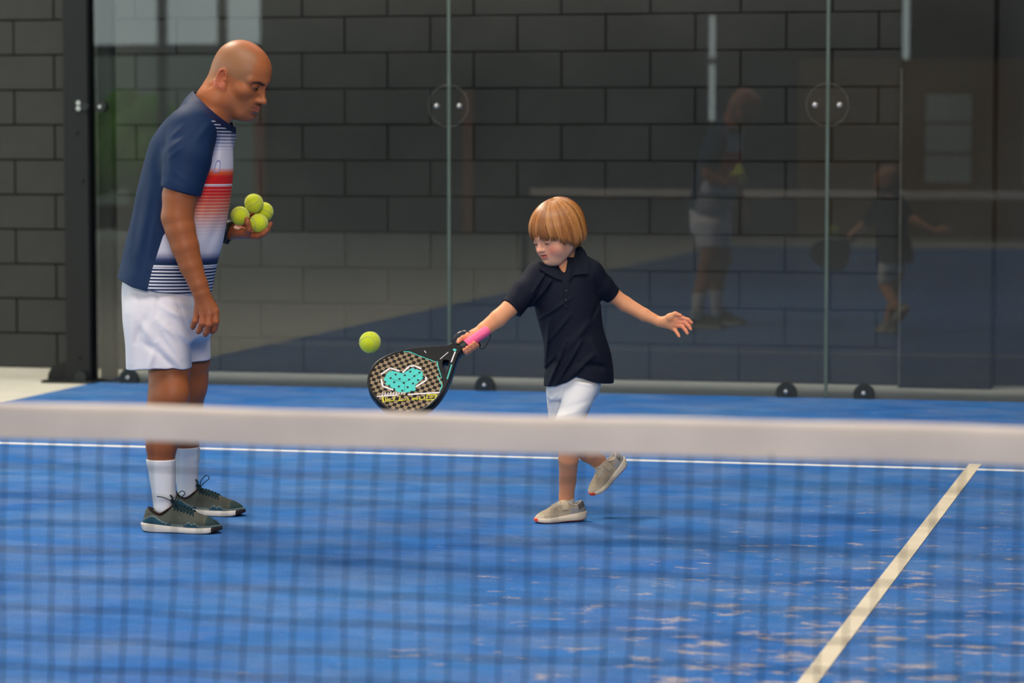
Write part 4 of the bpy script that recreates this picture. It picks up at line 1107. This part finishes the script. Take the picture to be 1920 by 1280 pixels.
# hair: a bowl of fine locks falling from the crown
M_hair = mat('blond_hair', (178, 122, 66), 0.38, 0.5, attr='hair_tint')
hc, hr = np.array([-.010, 0, .036]), np.array([.110, .101, .103])
def hlow(th):           # lower edge of the hair round the head, th = 0 in front
    a = (np.asarray(th) + np.pi) % (2 * np.pi) - np.pi; s_ = a > 0; a = np.abs(a)
    if s_ and a < 1.9: return np.interp(a, [0, .5, .9, 1.15, 1.45, 1.9], [.024, .015, -.006, -.026, -.046, -.056])
    return np.interp(a, [0, .5, .9, 1.15, 1.45, 1.9, 2.4, 3.15], [.024, .021, .012, -.004, -.030, -.050, -.066, -.072])
def hpt(th, f, off):    # f = 0 crown .. 1 lower edge
    zl = float(hlow(th)); cb = max(-.92, min(.95, (zl - hc[2]) / hr[2])); ab = math.acos(cb)
    a = .02 + (ab - .02) * f
    d = np.array([math.sin(a) * math.cos(th), math.sin(a) * math.sin(th), math.cos(a)])
    fl = 1.0 + off + (.035 * f ** 3 if abs(th) > 1.0 else .012 * f ** 3)
    if a > math.pi / 2: d[:2] /= max(.72, math.sin(a)) ** .75     # hangs rather than hugging the skull
    tw = np.array([-.022 * (1 - f) ** 2, 0, 0])
    return hc + tw + d * hr * fl
V = []; F = []; cc = []; nth_, nf_ = 90, 22; dk = L3((104, 62, 32))
for i in range(nth_):
    th = -math.pi + 2 * math.pi * i / nth_
    for j in range(nf_ + 1): V.append(xf(HB, hpt(th, j / nf_ * .93, -.045 - .01 * (j / nf_)))); cc.append(dk)
for i in range(nth_):
    k = (i + 1) % nth_
    for j in range(nf_): F.append((i * (nf_ + 1) + j, k * (nf_ + 1) + j, k * (nf_ + 1) + j + 1, i * (nf_ + 1) + j + 1))
random.seed(11); tints = [(196, 130, 68), (172, 108, 54), (150, 90, 44), (206, 144, 82), (182, 118, 60), (132, 78, 38)]
locks = [-math.pi + 2 * math.pi * (i + .5) / 110 + random.gauss(0, .012) for i in range(110)]
lko = [random.uniform(-.030, .016) for _ in range(110)]
for s_ in range(2000):
    lk = random.randrange(110); th = locks[lk] + random.gauss(0, .032); off = lko[lk] + random.gauss(0, .005); drift = random.gauss(0, .02) + .10 * math.sin(lk * 3.7) - .10 * math.cos(locks[lk]) * (1 if abs(locks[lk]) < 1.6 else 0)
    end = random.uniform(.90, 1.04) + .03 * math.sin(lk * 7.0); st = random.uniform(0, .10); npt = 11
    P = []
    for q in range(npt):
        f = st + (end - st) * q / (npt - 1); lean = drift * f ** 2 + .5 * (locks[lk] - th) * f ** 3
        P.append(xf(HB, hpt(th + lean, min(f, 1.0), off * (.4 + .6 * f)) + (np.array([0, 0, -(f - 1) * .14]) if f > 1 else 0)))
    r0 = random.uniform(.0014, .0022); b0 = len(V); mbt = MB().tube(P, [r0 * (1.0 if q < npt - 3 else (.85, .55, .12)[q - npt + 3]) for q in range(npt)], 4)
    V += mbt.V; F += [tuple(i + b0 for i in f) for f in mbt.F]
    c = L3(tints[(lk * 7 + lk // 6) % 6]) * .56 + L3((170, 108, 54)) * .34; cc += [c * random.uniform(.8, 1.2)] * 0
    kk = random.uniform(.90, 1.10); dkn = 1.0
    for q in range(npt): cc += [c * kk] * 4
mesh_np('hair', V, F, M_hair, boy, attrs={'hair_tint': np.array(cc)})

# polo shirt
M_polo = mat('navy_pique', (15, 19, 34), 0.75, 0.2, noise=(300, 0.12), bump=(900, 0.25))
pt = Sdf()
pt.loft([FB.row(y_, l, r, .01, b) for y_, l, r, b in ((488, 1040, 1092, .045), (500, 1022, 1106, .060), (520, 1010, 1118, .076), (545, 1004, 1123, .084), (572, 1001, 1127, .088), (600, 1008, 1129, .089), (620, 1013.5, 1132, .090), (640, 1019, 1139, .093), (660, 1021, 1145.5, .096), (682, 1021, 1149, .10), (704, 1020, 1151, .105), (728, 1019.5, 1151, .11), (760, 1018, 1152, .115))], k=.02, cap=.03)
pt.chain([FB(1060, 496, .012), FB(1034, 504, .008), FB(1012, 516, .0)], [.040, .042, .046], .03)
pt.chain([FB(1066, 494, .014), FB(1090, 501, .014), FB(1106, 510, .012)], [.040, .040, .040], .03)
ps1 = Sdf(); ps1.chain([FB(1012, 524, .0), FB(986, 548, -.03), FB(958, 578, -.055), FB(945, 592, -.065)], [.054, .050, .0385, .037], .02)
ps2 = Sdf(); ps2.chain([FB(1106, 516, .012), FB(1128, 536, .030), FB(1149, 553.5, .045), (FB(1160, 562, .048))], [.046, .041, .0300, .029], .02)
n1 = nrm(FB(986, 548, -.03) - FB(958, 578, -.055)); n2 = nrm(FB(1128, 536, .03) - FB(1149, 553.5, .045))
p1c, p2c = FB(959.5, 579, -.055), FB(1149, 553.5, .045)
polo = Sdf(); polo.add(lambda P: pt(P, .05), *BIG, .01)
polo.add(lambda P: -smin(-ps1(P, .05), (P - p1c) @ n1, .003), *BIG, .022)
polo.add(lambda P: -smin(-ps2(P, .05), (P - p2c) @ n2, .003), *BIG, .022)
for a, b, w_, am in (((1026, 730), (1062, 640), .008, .008), ((1040, 725), (1090, 640), .009, .008), ((1022, 690), (1030, 600), .007, .006), ((1062, 712), (1112, 668), .010, .007),
                     ((1090, 682), (1136, 690), .012, -.006), ((1012, 600), (1070, 560), .007, .004), ((1010, 560), (1040, 520), .007, .005), ((1000, 548), (1024, 510), .006, .005), ((1024, 545), (1034, 515), .006, .004),
                     ((1110, 640), (1142, 700), .012, .006), ((1128, 560), (1110, 600), .008, -.005), ((1030, 640), (1070, 590), .008, .004), ((985, 585), (1006, 556), .006, -.005), ((962, 556), (975, 585), .004, .003),
                     ((1060, 660), (1110, 600), .012, .004), ((1124, 560), (1118, 520), .006, -.002), ((1020, 700), (1056, 660), .006, -.004)):
    polo.fold(pz(FB(*a, -.1)), pz(FB(*b, -.1)), w_ * .9, am * 1.5)
bx = np.array([FB(p, 720, -.08)[0] for p in (1010, 1020, 1042, 1063, 1080, 1100, 1124, 1151, 1160)]); bz_ = np.array([FB(1060, q, -.08)[2] for q in (728, 728, 724, 716, 705.5, 711, 719, 722, 722)])
phem = lambda P: np.where(P[:, 1] < .03, P[:, 2] - np.interp(P[:, 0], bx, bz_), P[:, 2] - FB(1060, 716, .1)[2])
na, nb, nc_ = FB(1063, 504, .012), FB(1068, 470, .014), FB(1062, 533, -.09)
def pneck(P):
    def seg(a, b, ra, rb, sc=(1, 1, 1)):
        ab = b - a; t = np.clip((P - a) @ ab / (ab @ ab), 0, 1); return np.linalg.norm((P - a - t[:, None] * ab) * np.array(sc), axis=1) - (ra + (rb - ra) * t)
    tri = seg(FB(1055, 496, -.10), nc_, .034, .002, (1, .4, 1))
    return np.minimum(seg(na, nb, .0420, .0440), tri)
f_polo = shell(polo, .006, [phem, pneck])
V, Q = extract(f_polo, (-.28, -.22, .40), (.28, .20, 1.02), .0025)
psh = mesh_np('polo_shirt', V, Q, M_polo, boy)
def lift(px, py, off=.004):
    p = FB.hit(polo, px, py, -.4, .3); g = np.array([(polo(np.array([p + e * .003]))[0] - polo(np.array([p - e * .003]))[0]) for e in np.eye(3)])
    return p + nrm(g) * off
def flap(px, name='collar_flap', th=.0035, raise_=None):
    A_ = [lift(a, b, .0035 + c) for a, b, c in px]; ctr = np.mean(A_, 0); nr = nrm(np.cross(A_[1] - A_[0], A_[2] - A_[0])); nr = nr if nr[1] < 0 else -nr
    n = len(A_); V = A_ + [p + nr * th for p in A_] + [ctr + nr * (th + .003), ctr]
    F = [(i, (i + 1) % n, n + (i + 1) % n, n + i) for i in range(n)] + [(n + i, n + (i + 1) % n, 2 * n) for i in range(n)] + [((i + 1) % n, i, 2 * n + 1) for i in range(n)]
    return mesh_np(name, V, F, M_polo, psh, smooth=True, sharp=50)
flap([(1011, 495, .003), (1024, 500, .004), (1038, 501, .004), (1046, 512, .003), (1055, 527, .001), (1041, 523, .003), (1026, 516, .004), (1012, 507, .004)])
flap([(1078, 470, .010), (1087, 471, .014), (1096, 480, .012), (1102, 492, .008), (1102, 515, .004), (1088, 516, .004), (1076, 517, .002), (1066, 529, .001), (1073, 500, .006)])
pl = MB(); a_ = [lift(x_, y_, .0006) for x_, y_ in ((1058, 533), (1066, 531), (1065, 555), (1064, 577), (1057, 577), (1057, 555))]
pl.prism(a_, (0, -.0025, 0)); pl.build('placket', M_polo, psh)
M_btn = mat('dark_button', (34, 34, 44), 0.3, 0.5, noise=(60, 0.05))
for y_ in (545, 563):
    p = lift(1061.5, y_, .0035); MB().cyl(p, (0, 1, 0), .0042, .003, 14).build('button', M_btn, psh, smooth=True, sharp=40)
for pc, nn, rr in ((p1c, n1, .0375), (p2c, n2, .0292)):      # ribbed cuffs
    u1 = nrm(np.cross(nn, (0, 1, 0))); v1 = np.cross(nn, u1)
    MB().tube([pc + nn * .004 + rr * (math.cos(t) * u1 + math.sin(t) * v1) for t in np.linspace(0, 2 * math.pi, 40, endpoint=False)], .0034, 6, closed=True).build('cuff', M_polo, psh, smooth=True)

# shorts
M_bshort = mat('white_shorts_cloth', (236, 230, 226), 0.75, 0.2, bump=(500, 0.1))
bs = Sdf(); bs.loft([FB.row(y_, l, r, .01, b) for y_, l, r, b in ((690, 1028, 1138, .085), (715, 1026, 1128, .088), (735, 1026, 1124, .085), (748, 1028, 1118, .08))], k=.03, cap=.012)
b1 = Sdf(); b1.loft([FB.row(y_, l, r, dy, b) for y_, l, r, dy, b in ((712, 1060, 1127, -.012, .075), (730, 1057, 1122, -.025, .072), (757, 1049.5, 1110, -.045, .066), (789, 1039.5, 1092, -.062, .060), (812, 1034, 1084, -.07, .06))], k=.02)
b2 = Sdf(); b2.loft([FB.row(y_, l, r, dy, b) for y_, l, r, dy, b in ((712, 1025, 1085, .02, .06), (735, 1024.5, 1078, .035, .06), (760, 1026, 1074, .05, .06), (790, 1030, 1074, .06, .056), (812, 1032, 1074, .065, .056))], k=.02)
z1 = FB(1060, 792, -.1)[2]; z2 = FB(1040, 792, .03)[2]; sl1 = math.tan(math.radians(9))
bs.add(lambda P: -smin(-b1(P, .05), P[:, 2] - z1 + (P[:, 0] - FB(1066, 790, -.06)[0]) * -sl1, .003), *BIG, .012)
bs.add(lambda P: -smin(-b2(P, .05), P[:, 2] - z2, .003), *BIG, .012)
for a, b, w_, am in (((1058, 728), (1042, 785), .006, -.004), ((1072, 715), (1110, 722), .007, .004), ((1060, 765), (1100, 752), .010, -.003), ((1050, 780), (1084, 770), .007, .003), ((1030, 760), (1048, 735), .006, .004)):
    bs.fold(pz(FB(*a, -.1)), pz(FB(*b, -.1)), w_, am)
f_bs = shell(bs, .006, [lambda P: FB(1060, 700, 0)[2] - P[:, 2]])
V, Q = extract(f_bs, (-.15, -.2, .28), (.25, .2, .62), .0025, L=3)
mesh_np('shorts', V, Q, M_bshort, boy)
# shoes
def boy_tint(t, z, ph):
    if t < .16 and z > .012 - .1 * (t - .16): return L3((92, 84, 78))
    if t < .34 and z < .030: return L3((150, 146, 144))
    if t > .86 and z < .016: return L3((190, 172, 146))
    return L3((174, 156, 132))
boy_spec = dict(kind='boy', w=[.016, .028, .037, .040, .041, .043, .048, .050, .045, .031, .016, .003],
    zs=[.042, .044, .043, .038, .034, .031, .028, .026, .026, .026, .026, .024], zb=[.008, .003, 0, 0, .001, .001, 0, 0, .002, .006, .009, .012],
    h=[.098, .100, .092, .084, .112, .104, .090, .072, .060, .049, .038, .030], tint=boy_tint,
    sole=lambda t, f: L3((232, 72, 44)) if (f < .1 or t > .965) else L3((222, 204, 178)),
    collar=man_spec['collar'])
h0, t0 = FB.on(1097, 976), FB.on(996, 981)
shoe(boy, h0 + np.array([0, 0, .006]), t0, EZ, .190, boy_spec, 'boy')
hh, tt = FB(1171, 866, .24), FB(1101, 937, .13)
upv = np.array([-.62, -.50, .60]); fxx = nrm(tt - hh)
upv = nrm(upv - fxx * (upv @ fxx)); hh2 = hh - upv * .006
shoe(boy, hh2, hh2 + fxx * .19, upv, .190, boy_spec, 'boy')
for pts, rad in (([FB(1063, 938, .038), FB(1062, 950, .042)], [.0262, .0265]), ([FB(1124, 867, .19), FB(1132, 878, .20)], [.0268, .027])):
    k_ = Sdf(); k_.chain(pts, rad, .01); V, Q = extract(k_, np.min(pts, 0) - .05, np.max(pts, 0) + .05, .003, L=2); mesh_np('sock', V, Q, M_cream, boy)

# ---------------------------------------------------------------- the racket in the boy's right hand
M_rframe = mat('black_gloss_frame', (6, 6, 8), 0.30, 0.16, noise=(30, 0.1))
M_teal = mat('teal_print', (44, 190, 178), 0.4, 0.4, noise=(80, 0.05))
M_wprint = mat('white_print', (232, 222, 220), 0.45, 0.3, noise=(80, 0.05))
M_yprint = mat('yellow_print', (206, 200, 10), 0.45, 0.3, noise=(80, 0.05))
M_hole = mat('hole_dark', (52, 56, 54), 0.8, 0.1, noise=(80, 0.05))
M_pink = mat('pink_overgrip', (255, 104, 148), 0.6, 0.3, noise=(40, 0.06), bump=(120, 0.15))
def checker_material():
    m = bpy.data.materials.new('woven_carbon'); m.use_nodes = True; nt = m.node_tree; b = nt.nodes['Principled BSDF']; N = nt.nodes.new; Lk = nt.links.new
    tc = N('ShaderNodeTexCoord'); mp = N('ShaderNodeMapping'); mp.inputs['Rotation'].default_value = (0, 0, math.radians(32)); mp.inputs['Scale'].default_value = (1 / .0132,) * 3
    mp.inputs['Location'].default_value = (.3, .2, .5)
    Lk(tc.outputs['Object'], mp.inputs[0]); ck = N('ShaderNodeTexChecker'); ck.inputs['Scale'].default_value = 1.0
    ck.inputs[1].default_value = s2l((16, 10, 8)); ck.inputs[2].default_value = s2l((146, 124, 96)); Lk(mp.outputs[0], ck.inputs[0])
    Lk(ck.outputs[0], b.inputs['Base Color']); b.inputs['Roughness'].default_value = 0.5; b.inputs['Specular IOR Level'].default_value = 0.12; return m
M_check = checker_material()
Wm = np.eye(4); Bt = FB.B.T
Wm[:3, 0], Wm[:3, 1], Wm[:3, 2], Wm[:3, 3] = Bt @ RU, Bt @ RV, Bt @ RN, FB.O + Bt @ RQ0
racket = empty('padel_racket', (0, 0, 0), 0, 'black padel racket with a teal emblem and pink grip held by the boy', 'racket')
racket.matrix_world = Matrix(Wm.tolist())
if RU @ np.cross(RV, RN) < 0: print('left-handed racket frame')
RT = .0175
def RP(px, py, n=RT):            # photograph row/column to the racket's own face plane
    d = FB.ray(px, py); o = RQ0 + RN * n; t = ((o - FB.c) @ RN) / (d @ RN); p = FB.c + d * t - RQ0
    return np.array([p @ RU, p @ RV])
def rc(x, y, n=RT): return RP(680 + x / 9.144, 640 + y / 9.144, n)
def curve_solid(name, loops, ext, bevel, m, parent, z=0.0, smooth=True):
    cu = bpy.data.curves.new(name, 'CURVE'); cu.dimensions = '2D'; cu.fill_mode = 'BOTH'; cu.extrude = ext; cu.bevel_depth = bevel; cu.bevel_resolution = 1
    for lp in loops:
        s = cu.splines.new('POLY'); s.points.add(len(lp) - 1); s.use_cyclic_u = True
        s.points.foreach_set('co', np.array([(a, b, 0, 1) for a, b in lp], np.float32).ravel())
    t = bpy.data.objects.new(name + '_tmp', cu); COL.objects.link(t)
    dg = bpy.context.evaluated_depsgraph_get(); me = bpy.data.meshes.new_from_object(t.evaluated_get(dg)); bpy.data.objects.remove(t, do_unlink=True)
    me.name = name; me.materials.clear(); me.materials.append(m)
    o = bpy.data.objects.new(name, me); COL.objects.link(o); o.parent = parent; o.location = (0, 0, z)
    me.polygons.foreach_set('use_smooth', np.full(len(me.polygons), smooth)); me.set_sharp_from_angle(angle=math.radians(40)); return o
half = np.array([(.118, .0150), (.145, .0240), (.172, .0430), (.23, .0865), (.275, .112), (.32, .129), (.372, .1335), (.418, .115), (.448, .085), (.466, .048), (.471, .0)])
hs = spline(half, 60)
outer = list(map(tuple, hs)) + [(a, -b) for a, b in hs[-2::-1]]
bar = [rc(*p) for p in ((700, 160), (800, 158), (960, 224), (1120, 284), (1240, 326), (1292, 330), (1306, 420), (1370, 640), (1384, 762), (1335, 850))]
cen = np.array([.34, 0]); up_, dn_ = [], []
for u, v in hs:
    d = np.array([u, v]) - cen; p = cen + d * (1 - .0055 / np.linalg.norm(d))
    if p[0] > bar[0][0] + .004: up_.append(tuple(p))
    if p[0] > bar[-1][0] + .004: dn_.append((p[0], -p[1]))
inner = up_ + dn_[-2::-1] + [tuple(p) for p in bar[::-1]]
tri = [tuple(rc(*p)) for p in ((1362, 330), (1392, 300), (1480, 318), (1492, 345), (1470, 430), (1416, 548), (1396, 540), (1370, 440))]
fr_ = curve_solid('frame', [outer, inner, tri], RT - .002, .002, M_rframe, racket)
fc = curve_solid('face', [inner], RT - .0015, .0, M_check, racket)
zf = RT - .0015
def poly(name, pts, m, parent=None, h=.0006, z=None):
    P = [(*p, zf if z is None else z) for p in pts]
    return MB().prism([np.array(p) for p in P], (0, 0, h)).build(name, m, parent or racket)
def stroke(mb, pts, w, h=.0007, z=None):
    for a, b in zip(pts[:-1], pts[1:]):
        a = np.array(a); b = np.array(b); d = nrm(b - a); n = np.array([-d[1], d[0]]) * w / 2; a = a - d * w * .3; b = b + d * w * .3
        z_ = zf if z is None else z
        mb.prism([np.array((*p, z_)) for p in (a - n, b - n, b + n, a + n)], (0, 0, h))
    return mb
heart = [rc(*p) for p in ((430, 520), (515, 500), (690, 545), (850, 445), (985, 492), (1022, 515), (1042, 620), (900, 745), (905, 840), (830, 855), (740, 872), (600, 862), (515, 800), (390, 730), (362, 640))]
em = poly('emblem', heart, M_teal, h=.0008)
fx_ = MB()
for a, b in (((500, 640), (690, 690)), ((690, 690), (740, 690)), ((740, 690), (970, 540)), ((720, 700), (720, 860)), ((700, 540), (850, 447))): stroke(fx_, [rc(*a), rc(*b)], .0016, .0002, zf + .0008)
fx_.build('emblem_facet', mat('deep_teal_print', (24, 120, 116), 0.4, 0.4), em)
for q in (((320, 555), (470, 452), (625, 498)), ((690, 525), (800, 420), (890, 412), (1000, 462)), ((318, 650), (345, 765), (520, 825)), ((1085, 610), (1085, 665), (915, 770))): stroke(MB(), [rc(*p) for p in q], .0058).build('emblem_outline', M_wprint, racket)
tm = MB(); stroke(tm, [rc(*p) for p in ((705, 168), (800, 165), (960, 232), (1120, 290), (1235, 330))], .0050); stroke(tm, [rc(*p) for p in ((1180, 320), (1280, 325), (1290, 400), (1360, 620))], .0055)
stroke(tm, [rc(*p) for p in ((1285, 590), (1365, 755), (1325, 835))], .0034); tm.build('teal_trim', M_teal, racket)
ho = MB()
for x, y in ((565, 565), (480, 625), (632, 640), (722, 577), (815, 515), (905, 460), (540, 695), (705, 710), (795, 652), (885, 590), (975, 530), (455, 755), (620, 770), (862, 718), (950, 660), (770, 780), (680, 840), (840, 855), (540, 815), (385, 690), (1040, 600)):
    u, v = rc(x, y); ho.cyl((u, v, zf + .0010), (0, 0, 1), .0040, .0004, 14)
ho.build('ball_holes', M_hole, racket)
wt = MB(); stroke(wt, [rc(245, 940), rc(600, 915)], .0040); stroke(wt, [rc(780, 905), rc(1345, 868)], .0052)
for i in range(9):
    x = 325 + i * 48; y = 905 - i * 4
    stroke(wt, [rc(x, y + 22), rc(x + 16, y - 26 - 10 * (i % 3 == 0))], .0022); stroke(wt, [rc(x + 10, y + 14), rc(x + 34, y - 8)], .0018)
wt.build('white_lettering', M_wprint, racket)
yl = MB()
for w_, q in ((.0048, ((345, 945), (352, 1030))), (.0030, ((390, 962), (396, 1022), (530, 1008), (545, 932))), (.0024, ((405, 988), (480, 988))),
              (.0030, ((600, 1016), (740, 996))), (.0026, ((645, 940), (622, 1004))), (.0030, ((772, 958), (786, 1000))), (.0028, ((855, 1000), (855, 972), (930, 962), (936, 1000))), (.0022, ((860, 986), (926, 982))),
              (.0028, ((985, 950), (972, 992), (1050, 984))), (.0028, ((1062, 942), (1050, 990))), (.0040, ((1100, 962), (1108, 912), (1268, 908), (1240, 988), (1095, 1000))), (.0024, ((1160, 952), (1232, 944)))):
    stroke(yl, [rc(*p) for p in q], w_, .0009)
yl.build('yellow_lettering', M_yprint, racket)
for p_, q_, w_ in (((1525, 400), (1450, 640), .0040), ((1565, 140), (1590, 150), .0090)): stroke(MB(), [rc(*p_), rc(*q_)], w_, .0006, RT).build('throat_trim', M_teal, racket)
for p_, q_, w_ in (((1585, 180), (1520, 350), .0042), ((1465, 185), (1330, 300), .0022), ((1060, 160), (1085, 195), .0022)): stroke(MB(), [rc(*p_), rc(*q_)], w_, .0006, RT).build('throat_highlight', M_wprint, racket)
st_ = MB()                         # teal line and small print along the upper edge of the frame
for u0, u1 in ((.195, .160),):
    v0, v1 = np.interp([u0, u1], hs[:, 0], hs[:, 1]); st_.tube([(u0, v0 + .0005, 0), (u1, v1 + .0005, 0)], .0026, 6)
st_.build('edge_trim', M_teal, racket, smooth=True)
# handle: black collar, pink overgrip, butt
def oct_tube(name, u0, u1, rv, rn, m, taper=(1, 1)):
    us = np.linspace(u0, u1, 12); V = []; F = []
    for i, u in enumerate(us):
        g = np.interp(i, [0, 1, 10, 11], [.86, 1, 1, .92]) * np.interp(u, [u0, u1], taper)
        for j in range(16):
            a = math.pi / 8 * j; V.append((u, rv * g * math.copysign(abs(math.cos(a)) ** .8, math.cos(a)), rn * g * math.copysign(abs(math.sin(a)) ** .8, math.sin(a))))
    for i in range(11):
        for j in range(16): F.append((i * 16 + j, i * 16 + (j + 1) % 16, i * 16 + 16 + (j + 1) % 16, i * 16 + 16 + j))
    F += [tuple(range(15, -1, -1)), tuple(range(11 * 16, 12 * 16))]
    F = [f[::-1] for f in F]
    return mesh_np(name, V, F, m, racket, sharp=55)
oct_tube('grip', -.002, .098, .0165, .0165, M_pink)
gc = oct_tube('handle_collar', .094, .130, .0178, .0176, M_gask)
to_r = lambda p: np.array([(p - RQ0) @ RU, (p - RQ0) @ RV, (p - RQ0) @ RN])
cd1 = [to_r(FB(x, y, d)) for x, y, d in ((915, 620, -.130), (920, 628, -.128), (917, 638, -.126), (911, 648, -.122), (905, 653.5, -.118), (900, 652, -.112), (898, 645, -.108))]
wc = MB().tube(spline(cd1, 30), .0014, 6).build('wrist_cord', M_strap, racket, smooth=True)
MB().tube([to_r(FB(x, y, -.113)) for x, y in ((896, 641), (899, 650))], [.0055, .0062], 10).build('cord_clip', M_strap, racket, smooth=True, sharp=50)
cd2 = [(848, 646, -.178), (850, 637, -.176), (854, 629, -.170), (861, 623.2, -.162), (870, 620.5, -.152), (879.5, 621.5, -.142), (886, 625.5, -.134), (891, 631, -.122)]
sp2 = spline([to_r(FB(*p)) for p in cd2], 40); V = []; F = []
for i in range(40):
    t = nrm(sp2[min(i + 1, 39)] - sp2[max(i - 1, 0)]); n_ = nrm(np.cross(t, (0, 0, 1.0))); f_ = np.cross(n_, t)
    for a, b in ((-1, -1), (1, -1), (1, 1), (-1, 1)): V.append(sp2[i] + n_ * a * .0030 + f_ * b * .0012)
for i in range(39):
    for j in range(4): F.append((i * 4 + j, i * 4 + (j + 1) % 4, i * 4 + 4 + (j + 1) % 4, i * 4 + 4 + j))
wb = mesh_np('wrist_strap', V, F, M_strap, racket, smooth=False)
lt = MB()
for i in range(15, 34):
    if i in (20, 25, 26, 30): continue
    t = nrm(sp2[i + 1] - sp2[i - 1]); n_ = nrm(np.cross(t, (0, 0, 1.0))); f_ = np.cross(n_, t); f_ = f_ if f_[2] > 0 else -f_
    hgt = .0016 + .0006 * ((i * 7) % 3); p = sp2[i] + f_ * .0013
    lt.prism([p - n_ * hgt - t * .0010, p - n_ * hgt + t * .0008, p + n_ * hgt + t * .0014, p + n_ * hgt - t * .0006], f_ * .0004)
lt.build('strap_lettering', M_wprint, wb)
MB().sphere(to_r(FB(847, 647, -.180)), .0085, 12, 8).build('strap_knot', M_strap, wb, smooth=True)
